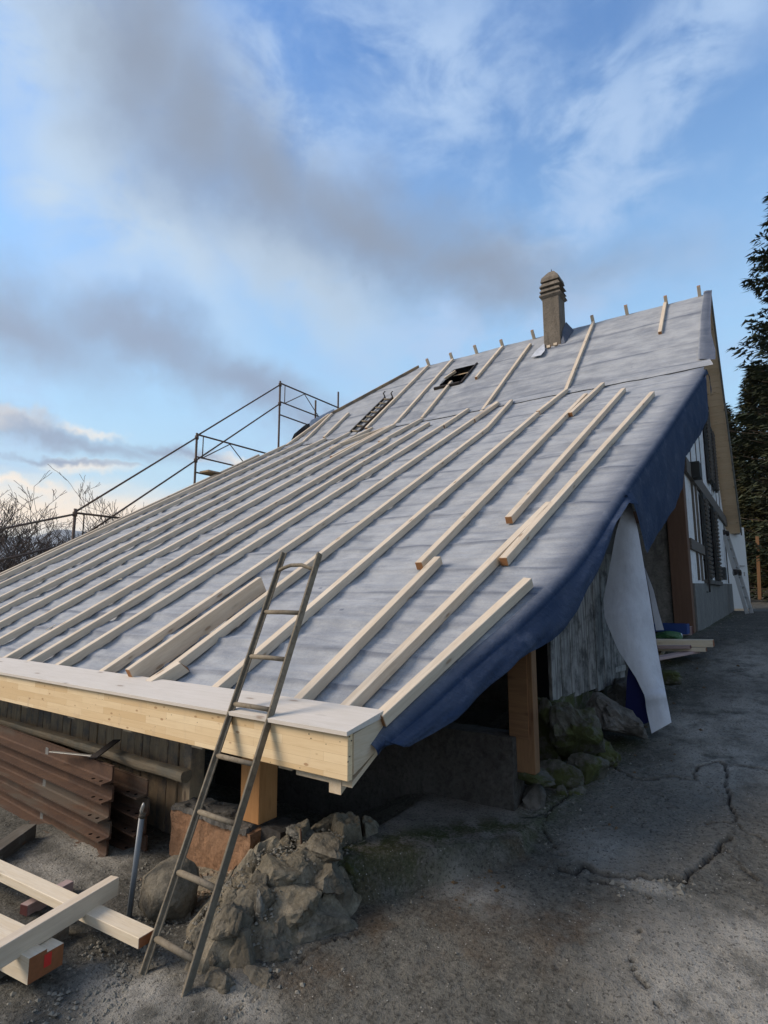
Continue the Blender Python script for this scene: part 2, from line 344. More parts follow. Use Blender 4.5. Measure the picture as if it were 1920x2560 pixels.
def concrete(name, c1, c2, c3=(.05, .05, .045), moss=0.0, sc=1.0):
    M = MT(name); v = M.co()
    n = M.noise(v, 2.2 * sc, 8, .65); f = M.noise(v, 32 * sc, 6, .75); st = M.noise(M.co((5, 5, .7)), 2.4, 6, .65); g = M.noise(v, 9 * sc, 7, .7)
    c = M.mix(M.r(n, .3, .7), c1, c2); c = M.mix(M.mul(M.r(st, .48, .7), .7), c, c3)
    c = M.mix(M.mul(M.r(g, .50, .66), .55), c, tuple(x * .45 for x in c1)); c = M.mix(M.mul(M.r(g, .46, .34), .4), c, tuple(x * 1.35 for x in c2))
    c = M.mix(M.mul(M.r(f, .48, .66), .55), c, tuple(x * .35 for x in c1)); c = M.mix(M.mul(M.r(f, .44, .32), .35), c, tuple(min(.8, x * 1.5) for x in c2))
    M.oi = M.t.nodes.new('ShaderNodeObjectInfo'); c = M.mix(M.mul(M.oi.outputs['Random'], .5), c, tuple(x * .8 for x in c1)); c = M.mix(M.mul(M.attr('gap'), .85), c, (.018, .015, .011))
    if moss: c = M.mix(M.mul(M.r(M.noise(v, 4.5, 6, .7), .58 - moss * .25, .68 - moss * .2), .9), c, M.mix(f, (.035, .045, .012), (.07, .08, .025)))
    M.col(c).rough(.92, spec=.2).bump(M.add(M.add(n, M.mul(g, .8)), M.mul(f, .5)), .8, .014); return M.m
m_wallboard = wood('streaked_board', (.085, .085, .08), (.34, .335, .32), axis='z', weather=(.05, .05, .047), knots=False, rough=.92)
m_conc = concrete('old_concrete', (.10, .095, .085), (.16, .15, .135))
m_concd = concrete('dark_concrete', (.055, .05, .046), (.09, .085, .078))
m_plaster = concrete('grey_plaster', (.19, .185, .165), (.28, .27, .245), (.09, .085, .075))
m_plinth = concrete('plinth_render', (.17, .17, .16), (.25, .245, .23), (.11, .11, .10))
m_streak = concrete('streaked_concrete', (.16, .16, .155), (.36, .365, .36), (.04, .04, .038))
m_chim = concrete('chimney_render', (.16, .14, .115), (.24, .21, .17), (.07, .06, .05))
m_mossy = concrete('mossy_stone', (.085, .085, .07), (.16, .155, .135), (.05, .05, .04), moss=.5)
m_stone = concrete('field_stone', (.12, .108, .082), (.21, .19, .15), (.06, .052, .04), moss=.0, sc=1.6)
m_stonel = concrete('pale_stone', (.16, .155, .135), (.24, .23, .20), (.09, .085, .07), sc=1.6)
m_mortar = concrete('crumbling_mortar', (.16, .14, .10), (.29, .26, .20), (.05, .045, .035), moss=.0, sc=2.2)
m_terra = concrete('terracotta_block', (.27, .15, .085), (.36, .22, .13), (.14, .10, .07), sc=1.8)
m_wall = concrete('white_render', (.76, .76, .75), (.82, .82, .81), (.66, .66, .64))
m_door = MT('white_door_paint').col((.62, .63, .62)).rough(.5).m
M = MT('dark_shutter'); M.col(M.mix(M.noise(M.co(), 8, 3), (.020, .022, .022), (.035, .037, .035))).rough(.7); m_shut = M.m
m_glass = MT('dark_pane').col((.02, .025, .03)).rough(.08).m
def rust(name, c1, c2, c3, metal=.2):
    M = MT(name); v = M.co((1, 2, 2), 23.0); n = M.noise(v, 3.0, 8, .7); f = M.noise(M.co(), 45, 4, .7)
    c = M.mix(M.r(n, .3, .7), c1, c2); c = M.mix(M.mul(M.r(f, .42, .7), .55), c, c3); c = M.mix(M.mul(M.r(M.noise(M.co((.6, 3, 3), 7.0), 1.6, 4), .5, .62), .6), c, (.10, .09, .07))
    M.col(c).rough(.85, metal, .3).bump(f, .3, .003); return M.m
m_rust = rust('rusty_steel', (.072, .040, .027), (.115, .064, .038), (.04, .026, .02), .0)
m_iron = rust('ladder_iron', (.17, .145, .105), (.25, .215, .16), (.08, .06, .04), .0)
m_irond = rust('dark_iron', (.035, .032, .032), (.06, .05, .045), (.02, .018, .018), .3)
m_scaf = rust('scaffold_steel', (.10, .075, .065), (.15, .11, .09), (.06, .045, .04), .3)
m_alu = MT('brushed_aluminium').col((.36, .36, .34)).rough(.45, .6).m
m_pipe = MT('grey_pipe_plastic').col((.13, .15, .17)).rough(.4).m
m_hole = MT('hole_shadowless').col((.01, .008, .007)).rough(1, spec=0).m

def ground_mat():
    M = MT('cracked_driveway'); v = M.co()
    big = M.noise(v, .9, 8, .65); mid = M.noise(v, 4.5, 8, .7); f = M.noise(v, 60, 4, .75); ff = M.noise(v, 190, 2, .7)
    c = M.mix(M.r(big, .35, .65), (.076, .075, .064), (.122, .119, .103))
    c = M.mix(M.mul(M.r(mid, .45, .7), .45), c, (.16, .156, .135)); g0 = M.noise(v, 17, 6, .75); c = M.mix(M.mul(M.r(g0, .5, .64), .6), c, (.038, .037, .030)); c = M.mix(M.mul(M.r(g0, .46, .34), .45), c, (.22, .212, .182))
    c = M.mix(M.mul(M.attr('pale'), M.r(M.add(mid, M.mul(f, .5)), .56, .80)), c, (.33, .318, .28))
    c = M.mix(M.mul(M.attr('slab'), .38), c, (.19, .185, .165))
    c = M.mix(M.mul(M.attr('ramp'), .8), c, M.mix(M.r(mid, .3, .7), (.15, .135, .12), (.28, .255, .23)))
    ms = M.mul(M.attr('moss'), M.r(M.add(M.noise(v, 7, 6, .7), M.mul(f, .3)), .50, .74)); c = M.mix(ms, c, M.mix(f, (.022, .030, .008), (.06, .075, .02)))
    ms2 = M.mul(M.attr('brown'), M.r(M.noise(v, 2.6, 7, .7), .46, .66)); c = M.mix(M.mul(ms2, .75), c, M.mix(f, (.06, .038, .02), (.11, .075, .045)))
    c = M.mix(M.mul(M.r(f, .5, .66), .8), c, (.025, .023, .02))
    c = M.mix(M.mul(M.r(f, .47, .32), .55), c, (.18, .17, .15))
    # pale grit in the aggregate
    g1 = M.vor(v, 42); c = M.mix(M.mul(M.r(g1, .16, .10), M.r(M.noise(v, 11, 2), .5, .62)), c, (.34, .33, .30))
    g2 = M.vor(v, 13); c = M.mix(M.r(g2, .035, .025), c, (.55, .54, .5))
    c = M.mix(M.mul(M.attr('crack'), .95), c, (.010, .009, .008))
    c = M.mix(M.attr('field'), c, M.mix(mid, (.05, .07, .03), (.09, .10, .05)))
    M.col(c).rough(.93, spec=.25)
    M.bump(M.add(M.add(M.mul(f, .8), M.mul(ff, .3)), M.add(M.mul(mid, 1.5), g0)), 1.0, .014); return M.m
m_ground = ground_mat()

# ------------------------------------------------------------------ ground
def GZ(x, y):
    """height of the ground"""
    x = np.asarray(x, float); y = np.asarray(y, float)
    yy = np.maximum(y, -2.0)
    d = np.where(yy < 1.2, -1.70 + .02 * (yy + 2) , 0)
    k = .16
    drive = np.where(yy < 1.0, -1.72 + 0.0 * yy, -1.62 + k * (yy - 1.7))
    # soft start
    drive = -1.73 + k * np.log1p(np.exp((yy - 1.0) * 3.2)) / 3.2
    far = -.51 + .012 * (y - 8.6) + .055 * np.maximum(y - 17, 0) * np.minimum(1, np.maximum(y - 17, 0) / 6)
    far = np.where(y > 40, -.51 + .012 * 31.4 + .055 * 23 + .02 * (y - 40), far)
    t = sst(7.6, 9.6, y); g = drive * (1 - t) + far * t
    # yard to the left lies lower and level
    yard = -1.66 + .02 * np.sin(x * 1.3)
    tl = sst(-2.05, -2.9, x) * (1 - sst(8, 12, y) * 0)
    g = g * (1 - tl) + yard * tl
    # the land falls away to the west
    w = np.maximum(-11 - x, 0); g = g - .22 * w * (1 - np.exp(-w / 8)) * np.exp(-w / 500) - 60 * (1 - np.exp(-np.maximum(w - 20, 0) / 250))
    # gently up on the right of the drive
    g = g + .03 * np.maximum(x - 1.5, 0) * np.exp(-np.maximum(x - 1.5, 0) / 30)
    s = np.maximum(-y - 4, 0); g = g - .05 * s * np.exp(-s / 300)
    return g
def gpt(px, py):
    """where the sight line of a photo point meets the ground"""
    r = ray(px, py); t = .5
    for i in range(4000):
        p = r * t
        if p[2] < GZ(p[0], p[1]): return p
        t *= 1.004
    return r * t
crk = lambda pts: [(1100 + a / 2.023, 1500 + b / 2.023) for a, b in pts]
CR = [(crk([(770, 815), (820, 820), (850, 830), (880, 850), (900, 865), (935, 885), (980, 905), (1030, 912), (1080, 915), (1140, 905), (1200, 905), (1285, 920), (1285, 885), (1300, 870), (1315, 845), (1360, 832), (1410, 820), (1450, 835), (1530, 840), (1659, 865)]), .011),
      (crk([(1410, 820), (1445, 850), (1455, 885), (1440, 930), (1462, 985), (1460, 1040), (1490, 1095), (1495, 1130), (1430, 1128), (1350, 1142)]), .012),
      (crk([(600, 1372), (690, 1400), (740, 1362), (790, 1392), (850, 1410), (905, 1412), (950, 1425), (1010, 1412), (1060, 1428), (1110, 1430), (1160, 1415), (1200, 1420), (1245, 1438), (1262, 1410), (1300, 1380), (1330, 1345), (1350, 1310), (1395, 1285), (1412, 1250), (1460, 1212)]), .020),
      (crk([(740, 1440), (850, 1450), (950, 1470), (1010, 1500), (1060, 1535)]), .008),
      (crk([(610, 1010), (660, 985), (700, 940), (690, 900), (770, 815)]), .014),
      (crk([(610, 1010), (540, 1080), (480, 1110), (420, 1120)]), .014),
      (crk([(1180, 1055), (1130, 1010), (1040, 960)]), .004),
      (crk([(950, 1850), (980, 1790), (1020, 1740), (1000, 1680)]), .005),
      (crk([(1490, 1130), (1560, 1190), (1610, 1200), (1659, 1245)]), .006), (crk([(1412, 1250), (1470, 1330), (1560, 1400), (1659, 1470)]), .005), (crk([(740, 1362), (600, 1300), (520, 1180), (540, 1080)]), .005),
      (crk([(950, 1850), (1000, 1950), (1090, 2050), (1130, 2145)]), .006), ([(560, 2560), (700, 2440), (800, 2370), (900, 2330)], .006)]
def axis_lines(*seg):
    out = [seg[0][0]]
    for a, b, st in seg:
        n = max(1, int(round((b - a) / st))); out += list(a + (b - a) * (np.arange(1, n + 1) / n))
    return np.array(out)
gx = axis_lines((-3000, -1200, 300), (-1200, -120, 90), (-120, -12, 6), (-12, -5, .25), (-5, -3.2, .03), (-3.2, 1.6, .0145), (1.6, 4, .08), (4, 40, 3), (40, 400, 40), (400, 3000, 400))
gy = axis_lines((-3000, -400, 400), (-400, -20, 38), (-20, .7, .9), (.7, 5.6, .0145), (5.6, 17, .05), (17, 45, .7), (45, 400, 25), (400, 3000, 400))
GX, GY = np.meshgrid(gx, gy)
Z = GZ(GX, GY)
near = np.exp(-np.maximum(0, np.hypot(GX, GY) - 25) / 8)
Z = Z + near * (.030 * (fbm(GX * 1.1 + 40, GY * 1.1 + 40, 3) - .5) + .022 * (fbm(GX * 6 + 9, GY * 6 + 70, 4) - .5) + .014 * (fbm(GX * 26 + 9, GY * 26 + 70, 3, .7) - .5))
left = sst(-1.9, -2.6, GX)
Z = Z + near * left * .03 * (fbm(GX * 9 + 3, GY * 9, 4, .6) - .5)
crack = np.zeros_like(Z)
hc = (GX > -3) & (GX < 2.5) & (GY > .9) & (GY < 8)
px_, py_ = GX[hc], GY[hc]; cd = np.full(px_.shape, 9.0); lift = np.zeros(px_.shape)
jig = .05 * (fbm(px_ * 9, py_ * 9, 4, .6) - .5); jig2 = .05 * (fbm(px_ * 9 + 50, py_ * 9 + 9, 4, .6) - .5)
for pl, w in CR:
    P = [gpt(*p)[:2] for p in pl]
    for (ax, ay), (bx, by) in zip(P[:-1], P[1:]):
        dx, dy = bx - ax, by - ay; L2 = dx * dx + dy * dy + 1e-9
        t = np.clip(((px_ + jig - ax) * dx + (py_ + jig2 - ay) * dy) / L2, 0, 1)
        d = np.hypot(px_ + jig - ax - t * dx, py_ + jig2 - ay - t * dy); cd = np.minimum(cd, d / (w * .62))
cm = np.clip(1.35 - cd, 0, 1); crack[hc] = cm
Z = Z - crack * .035
ch = np.clip(1 - (cd - 1) / 8, 0, 1) * .008; tmp = np.zeros_like(Z); tmp[hc] = ch; Z = Z + tmp
P2 = [gpt(820, 2230), gpt(1000, 2180), gpt(1150, 2120), gpt(1290, 2090)]
def dist_poly(P, X, Y):
    d = np.full(X.shape, 99.0)
    for a, b in zip(P[:-1], P[1:]):
        dx, dy = b[0] - a[0], b[1] - a[1]; t = np.clip(((X - a[0]) * dx + (Y - a[1]) * dy) / (dx * dx + dy * dy), 0, 1)
        d = np.minimum(d, np.hypot(X - a[0] - t * dx, Y - a[1] - t * dy))
    return d
dm = dist_poly(P2, GX, GY)
moss = np.clip(1.25 - dm / .20, 0, 1)
baseline = [gpt(1290, 2090), gpt(1400, 1995), gpt(1560, 1850), gpt(1700, 1610), gpt(1830, 1535)]
moss = np.maximum(moss, np.clip(1 - dist_poly(baseline, GX, GY) / .22, 0, 1) * .9)
moss = np.maximum(moss, np.clip(1 - dist_poly([gpt(1500, 1800), gpt(1640, 1700)], GX, GY) / .5, 0, 1) * .35)
# inside of the edge line: smoother concrete apron running in under the roof
lineY = np.interp(GX, [p[0] for p in P2], [p[1] for p in P2])
rampm0 = sst(.02, .12, GY - lineY) * sst(-2.3, -2.05, GX) * (GX < P2[-1][0] + .02) * (GY < 4.2)
EA, EB = np.array([-2.35, 1.98]), np.array([-1.24, 3.17]); EN = np.array([-(EB - EA)[1], (EB - EA)[0]]); EN = EN / np.linalg.norm(EN)
sdist = (GX - EA[0]) * EN[0] + (GY - EA[1]) * EN[1] + .03 * (fbm(GX * 5, GY * 5, 3) - .5)
area = sst(-2.12, -1.98, GX) * sst(-1.22, -1.30, GX) * sst(4.6, 4.3, GY) * (GY > 1.9)
APZ = -1.315 + .02 * (fbm(GX * 2.2, GY * 2.2, 4) - .5)
tt = sst(-.085, .0, sdist) * area
Z = np.where(APZ > Z, Z * (1 - tt) + APZ * tt, Z)
rampm = sst(-.02, .05, sdist) * area
def spot(px, py, rx, ry):
    p = gpt(px, py); return np.clip(1.3 - np.hypot((GX - p[0]) / rx, (GY - p[1]) / ry), 0, 1)
pale = np.zeros_like(Z)
for a in ((1860, 2480, .55, .4), (1880, 2350, .25, .2), (1720, 2500, .3, .2), (1900, 1800, .5, .9), (1820, 1900, .4, .6), (1880, 1660, .4, 1.0), (1200, 2240, .22, .14), (1620, 2225, .16, .06), (1500, 2130, .2, .2), (130, 2180, .5, .15), (330, 2480, .3, .2), (1740, 1820, .3, .5), (230, 2130, .5, .14), (600, 2500, .2, .1)):
    pale = np.maximum(pale, spot(*a))
brown = np.zeros_like(Z)
for a in ((1180, 2260, .45, .25), (1000, 2330, .5, .2), (1450, 2330, .3, .3), (800, 2450, .3, .15), (1300, 2150, .4, .3)): brown = np.maximum(brown, spot(*a))
field = sst(-10.6, -13, GX) + sst(24, 30, GY) * sst(1, -2, GX); field = np.clip(field, 0, 1)
nx, ny = len(gx), len(gy)
V = np.stack([GX.ravel(), GY.ravel(), Z.ravel()], 1)
i = np.arange((ny - 1) * (nx - 1)); r_, c_ = i // (nx - 1), i % (nx - 1); q = r_ * nx + c_
me = bpy.data.meshes.new('ground'); me.vertices.add(len(V)); me.vertices.foreach_set('co', V.ravel().astype(np.float32))
Fq = np.stack([q, q + 1, q + nx + 1, q + nx], 1).ravel()
me.loops.add(len(Fq)); me.loops.foreach_set('vertex_index', Fq.astype(np.int32)); me.polygons.add(len(i)); me.polygons.foreach_set('loop_start', (np.arange(len(i)) * 4).astype(np.int32))
me.polygons.foreach_set('use_smooth', [True] * len(i)); me.update(calc_edges=True); me.validate()
def inpoly(poly):
    P = [gpt(*p)[:2] for p in poly]; ins = np.zeros(GX.shape, bool); jx = GX + .04 * (fbm(GX * 7, GY * 7, 3) - .5)
    for (ax, ay), (bx, by) in zip(P, P[1:] + P[:1]):
        cnd = ((ay > GY) != (by > GY)) & (jx < (bx - ax) * (GY - ay) / (by - ay + 1e-12) + ax); ins ^= cnd
    return ins.astype(float)
slab = inpoly(crk([(770, 815), (900, 865), (1080, 915), (1285, 920), (1360, 832), (1410, 820), (1462, 985), (1495, 1130), (1412, 1250), (1245, 1438), (950, 1425), (740, 1370), (520, 1180), (640, 960)])) * .8
slab = np.maximum(slab, inpoly(crk([(1410, 820), (1462, 985), (1495, 1130), (1659, 1240), (1659, 865), (1530, 840)])) * .35)
for nm, arr in (('slab', slab), ('crack', crack), ('pale', pale), ('moss', moss), ('ramp', rampm), ('brown', brown), ('field', field)):
    at = me.attributes.new(nm, 'FLOAT', 'POINT'); at.data.foreach_set('value', arr.ravel().astype(np.float32))
me.materials.append(m_ground); go = bpy.data.objects.new('ground', me); COL.objects.link(go); setp(go); tag(go, kind='structure')
def gz(x, y): return float(GZ(x, y))

# far hills --------------------------------------------------------------
M = MT('wooded_hill_hazed'); M.col(M.mix(M.noise(M.co(), .01, 6, .7), (.10, .12, .13), (.30, .32, .34))).rough(1, spec=0); m_hill = M.m  # winter woods, lightened: part of the distance haze is put into this colour
V = []; Fs = []; na, nr = 260, 14
for ir in range(nr):
    for ia in range(na):
        a = PI * .50 + PI * 1.0 * ia / (na - 1); R = 1700 + 1100 * ir / (nr - 1)
        s = ir / (nr - 1); hh = math.sin(min(1, s * 1.6) * PI / 2) if s < .63 else math.cos((s - .63) / .37 * PI / 2)
        top = 300 + 130 * (float(fbm(np.array(ia * .035 + 3), np.array(1.3), 4)) - .5) * 2
        V.append((R * math.cos(a), R * math.sin(a), -95 + hh * top * (.8 + .4 * float(fbm(np.array(ia * .11), np.array(ir * .5), 3)))))
for ir in range(nr - 1):
    for ia in range(na - 1): q0 = ir * na + ia; Fs.append((q0, q0 + na, q0 + na + 1, q0 + 1))
ho = mkobj('hills', V, Fs, m_hill, smooth=True); tag(ho, kind='structure')

# ------------------------------------------------------------------ farmhouse
H = thing('farmhouse', 'half-timbered farmhouse with big roof under grey membrane and new timber battens', 'house', (-5, 8, -1.6))
# verge of the lower roof (fold line of the membrane)
VPX = [(948, 1837), (1000, 1790), (1150, 1668), (1250, 1575), (1330, 1515), (1420, 1440), (1480, 1340), (1560, 1220), (1640, 1110), (1700, 1020), (1765, 925)]
vg = np.array([low(*p, off=BH) for p in VPX]); vgy, vgx = vg[:, 1], vg[:, 0]
def XR(y): return np.interp(y, vgy, vgx)
def XRs(y):  # smoothed
    return sum(XR(np.asarray(y, float) + d) for d in np.linspace(-.5, .5, 9)) / 9
def XRv(y): y = np.asarray(y, float); w = np.clip((y - 2.3) / .5, 0, 1); return XR(y) * (1 - w) + XRs(y) * w
def wrinkle(X, Y, amp=1.0):
    cre = np.zeros_like(X)
    for yc in CREASE: 
        d = Y - yc - .012 * np.sin(X * 2.1 + yc * 7); cre += np.where(d > 0, np.exp(-d / .05), np.exp(d / .009)) * (.018 * (.5 + 1.0 * fbm(X * .9 + yc * 13, Y * 0 + yc, 2)))
    n = .040 * (fbm(X * .8 + 5, Y * 4.5, 4, .55) - .5) + .034 * (fbm(X * 1.6, Y * 12, 3) - .5) + .016 * (fbm(X * 3 + Y * 4, Y * 5 - X * 3, 3) - .5)
    return (cre + n) * amp
CREASE = [2.58, 2.86, 3.16, 3.5, 3.82, 4.2, 4.82, 5.6, 6.15, 6.9, 7.6, 8.5]
# lower sheet
XL = -9.75
ys = axis_lines((2.24, 5.2, .016), (5.2, YK + .1, .03)); us = np.linspace(0, 1, 190)
YY, UU = np.meshgrid(ys, us, indexing='ij'); XX = XL + (XRv(YY) - .035 - XL) * UU ** .8
ZZ = zlow(YY) + wrinkle(XX, YY) * sst(XRv(YY), XRv(YY) - .3, XX) - .012
def gridobj(name, X, Y, Zz, m, parent, frost_shade):
    a, b = X.shape; V = np.stack([X.ravel(), Y.ravel(), Zz.ravel()], 1); i = np.arange((a - 1) * (b - 1)); q = (i // (b - 1)) * b + i % (b - 1)
    o = mkobj(name, V, np.stack([q, q + 1, q + b + 1, q + b], 1), m, parent, smooth=True)
    at = o.data.attributes.new('frost_shade', 'FLOAT', 'POINT'); at.data.foreach_set('value', np.asarray(frost_shade, float).ravel().astype(np.float32)); return o
fr = 1 - (.62 * sst(.26, 0, XRv(YY) - XX) + .10 * sst(.6, .1, XRv(YY) - XX)) * sst(3.0, 3.7, YY)
sm_ = np.zeros_like(XX)  # crease shade, painted as dark lines by lowering the frost value
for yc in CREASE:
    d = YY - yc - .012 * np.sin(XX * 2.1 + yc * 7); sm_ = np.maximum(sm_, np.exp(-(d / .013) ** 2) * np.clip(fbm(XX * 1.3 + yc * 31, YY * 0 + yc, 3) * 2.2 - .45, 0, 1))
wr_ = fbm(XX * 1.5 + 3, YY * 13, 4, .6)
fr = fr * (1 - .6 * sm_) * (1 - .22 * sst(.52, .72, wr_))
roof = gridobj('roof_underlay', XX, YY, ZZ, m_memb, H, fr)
# upper sheet with the opening for the roof window, its lower edge lapping over the lower sheet
ys2 = np.concatenate([axis_lines((YK - .32, YR + .02, .03))]); us = np.linspace(0, 1, 240)
WXa, WXb, WYa, WYb = -6.19, -5.53, 11.12, 12.0
fy = np.linspace(0, 1, len(ys2))
Y2, U2 = np.meshgrid(ys2, us, indexing='ij')
XLu = np.interp(Y2, [9.4, 11.08, 11.73, 12.74], [-9.6, -9.26, -8.57, -7.60]); XRu = np.interp(Y2, [9.4, 10, 12.8], [-.50, -.60, -.72])
X2 = XLu + (XRu - XLu) * U2
base2 = np.where(Y2 < YK, zlow(Y2) + .012, zup(Y2)); sm = .5 * (np.where(Y2 - .05 < YK, zlow(Y2 - .05), zup(Y2 - .05)) + np.where(Y2 + .05 < YK, zlow(Y2 + .05), zup(Y2 + .05)))
CREASE = [9.9, 10.6, 11.82]
Z2 = np.maximum(sm + .004, base2) + wrinkle(X2, Y2, .8) + .01 - .016 * sst(YK - .2, YK - .32, Y2) + .02 * (fbm(X2 * 1.4 + 9, Y2 * 1.4, 3) - .5) * sst(YK - .3, YK + .3, Y2)
a_, b_ = X2.shape; Fs = []
for r0 in range(a_ - 1):
    for c0 in range(b_ - 1):
        xm, ym = X2[r0, c0], Y2[r0, c0]
        if WXa < xm < WXb and WYa < ym < WYb: continue
        q0 = r0 * b_ + c0; Fs.append((q0, q0 + 1, q0 + b_ + 1, q0 + b_))
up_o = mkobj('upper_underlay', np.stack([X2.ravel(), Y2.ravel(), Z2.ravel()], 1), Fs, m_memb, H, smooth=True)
at = up_o.data.attributes.new('frost_shade', 'FLOAT', 'POINT'); 
sm2 = np.zeros_like(X2)  # upper sheet: crease shade painted the same way through the frost value
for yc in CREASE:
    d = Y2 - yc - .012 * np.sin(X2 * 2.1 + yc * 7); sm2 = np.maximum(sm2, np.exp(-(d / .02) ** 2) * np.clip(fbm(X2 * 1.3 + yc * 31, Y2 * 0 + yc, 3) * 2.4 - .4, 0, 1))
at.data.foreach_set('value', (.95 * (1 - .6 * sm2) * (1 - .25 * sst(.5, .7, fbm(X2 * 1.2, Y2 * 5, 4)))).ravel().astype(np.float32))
# roof deck under the membrane (keeps the inside dark)
V = []; Fs = []
dk = [(2.2, -9.6), (YK, -9.55), (11.08, -9.15), (WYa - .02, -9.12), (11.73, -8.45), (WYb + .02, -8.2), (YR, -7.55), (16.7, -7.55)]
for y, xl in dk:
    zt = zlow(y) - .04 if y <= YK else (zup(y) - .03 if y <= YR else 1.60); zb = zt - (.05 if y < YK else .13)
    for x in (xl, WXa - .02, WXb + .02, -1.70): V += [(x, y, zt), (x, y, zb)]
for k in range(len(dk) - 1):
    for j in range(3):
        if j == 1 and k in (3, 4): continue
        a, b = k * 8 + j * 2, k * 8 + 8 + j * 2; Fs += [(a, a + 2, b + 2, b), (a + 1, b + 1, b + 3, a + 3)]
mkobj('roof_deck', V, Fs, m_old, H)
# right part of the deck follows the slanting verge
V = []; Fs = []
dy = [2.2, 3.0, 3.6, 4.5, 6.0, 7.5, YK, YR]
for y in dy:
    zt = zlow(y) - .03 if y <= YK else (zup(y) - .03 if y <= YR else 1.60); zb = zt - (.05 if y < YK else .13); xr = float(XRv(min(y, 9.2))) - .06 if y < YK + .01 else -.72
    for x in (-1.72, max(xr, -1.71)):
        V += [(x, y, zt), (x, y, zb)]
for k in range(len(dy) - 1):
    a, b = k * 4, k * 4 + 4; Fs += [(a, a + 2, b + 2, b), (a + 1, b + 1, b + 3, a + 3), (a + 2, a + 3, b + 3, b + 2)]
mkobj('roof_deck', V, Fs, m_old, H)

# battens ----------------------------------------------------------------
def nrm(s): v = Vector((0, -s, 1)); return v.normalized()
NL, NU = nrm(S1), nrm(S2)
BW = .062
def bat_l(x0, y0, x1, y1, parent=None, m=m_batten, w=BW, h=BH, name='batten', lift=0.0):
    o = beam(name, (x0, y0, S1 * y0 + C1 - BH), (x1, y1, S1 * y1 + C1 - BH), w, h, m, parent or roof, up=NL, just=(-1, 1))
    return o
def bat_u(x0, y0, x1, y1, w=BW, h=BH):
    return beam('batten', (x0, y0, zup(y0) + .012), (x1, y1, zup(y1) + .012), w, h, m_batten, up_o, up=NU, just=(-1, 1))
def blp(a, b, **k):
    p, q = low(*a), low(*b); return bat_l(p[0], p[1], q[0], q[1], **k)
YE = 2.355
for x0, x1, yt in ((-9.72, -9.62, 9.75), (-9.15, -9.0, 9.72), (-8.30, -8.22, 9.6), (-7.66, -7.60, 9.7), (-7.04, -7.0, 8.62), (-6.42, -6.34, 9.60), (-5.75, -5.70, 8.4), (-5.30, -5.22, 9.07), (-4.82, -4.66, 9.1), (-4.17, -4.08, 9.7), (-3.52, -3.50, 7.85), (-2.90, -2.84, 8.26), (-9.88, -9.95, 9.2)):
    bat_l(x0, YE, x1, yt)
blp((730, 1751), (1090, 1389)); blp((1042, 1404), (1460, 984)); blp((1265, 1291), (1554, 971))
blp((852, 1761), (1367, 1253)); blp((1251, 1392), (1625, 980)); blp((944, 1775), (1313, 1440))
# short pieces nailed beside the long ones
bat_l(-7.10, 8.45, -7.0, 9.72); bat_l(-6.50, 7.75, -6.42, 9.5); bat_l(-5.78, 8.25, -5.70, 9.65)
blp((1105, 1063), (1168, 1021)); blp((1181, 1048), (1240, 1004)); blp((1213, 1069), (1275, 1000)); blp((1341, 1028), (1413, 972))
blp((1421, 1032), (1503, 957))
# upper slope
for a, b in (((-9.07, 9.8), (-9.2, 11.0)), ((-8.43, 9.8), (-8.5, 10.8)), ((-7.25, 9.84), (-7.24, 12.6)), ((-6.44, 9.76), (-6.5, 12.6)), ((-5.79, 9.79), (-5.85, 11.25)),
             ((-5.18, 11.14), (-5.13, 12.6)), ((-4.36, 9.56), (-4.32, 12.3)), ((-2.82, 9.72), (-2.97, 12.66)), ((-1.46, 11.24), (-1.50, 12.66)), ((-9.62, 9.8), (-9.3, 11.0))):
    bat_u(a[0], a[1], b[0], b[1])
blp((985, 1060), (848, 1110), w=.05)
# verge board along the far left edge of the upper slope
beam('verge_board', (-9.22, 11.0, zup(11.0) + .06), (-7.58, 12.72, zup(12.72) + .06), .03, .07, m_old, H, up=NU)
# stubs of the battens on the far slope, sticking out over the ridge
fs = Vector((0, -(16.7 - YR), 6.05 - 1.64)).normalized()
for xs in (-7.2, -6.5, -5.8, -5.1, -4.3, -3.62, -2.92, -2.2, -1.42, -.80):
    p = Vector((xs, YR + .05, zup(YR) - .02)); L = random.uniform(.24, .30)
    beam('ridge_stub', p, p + fs * L, BW, BH, m_batten, H, up=(0, .7, .7), just=(-1, 0))
# roof window opening
b0 = Vector((WXa, WYa, zup(WYa))); b1 = Vector((WXb, WYa, zup(WYa))); up1 = Vector((0, 1, S2)).normalized(); Lw = (WYb - WYa) * math.sqrt(1 + S2 * S2)
WN = thing  # (window is a part of the house)
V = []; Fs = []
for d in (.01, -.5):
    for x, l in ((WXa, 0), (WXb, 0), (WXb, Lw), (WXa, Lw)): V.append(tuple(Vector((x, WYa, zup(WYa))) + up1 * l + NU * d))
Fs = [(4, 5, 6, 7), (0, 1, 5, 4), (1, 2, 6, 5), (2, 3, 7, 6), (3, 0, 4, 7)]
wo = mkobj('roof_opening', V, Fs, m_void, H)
beam('frame', b0 + NU * .04 - up1 * .03, b1 + NU * .04 - up1 * .03, .05, .07, m_irond, wo, up=NU)
beam('frame', b1 + NU * .03 + Vector((.02, 0, 0)), b1 + NU * .03 + up1 * Lw + Vector((.02, 0, 0)), .04, .05, m_irond, wo, up=NU)
beam('frame', b0 + NU * .01 + up1 * Lw * .55, b0 + NU * .10 + up1 * Lw * .62 + Vector((.3, 0, 0)), .05, .06, m_batten, wo, up=NU)

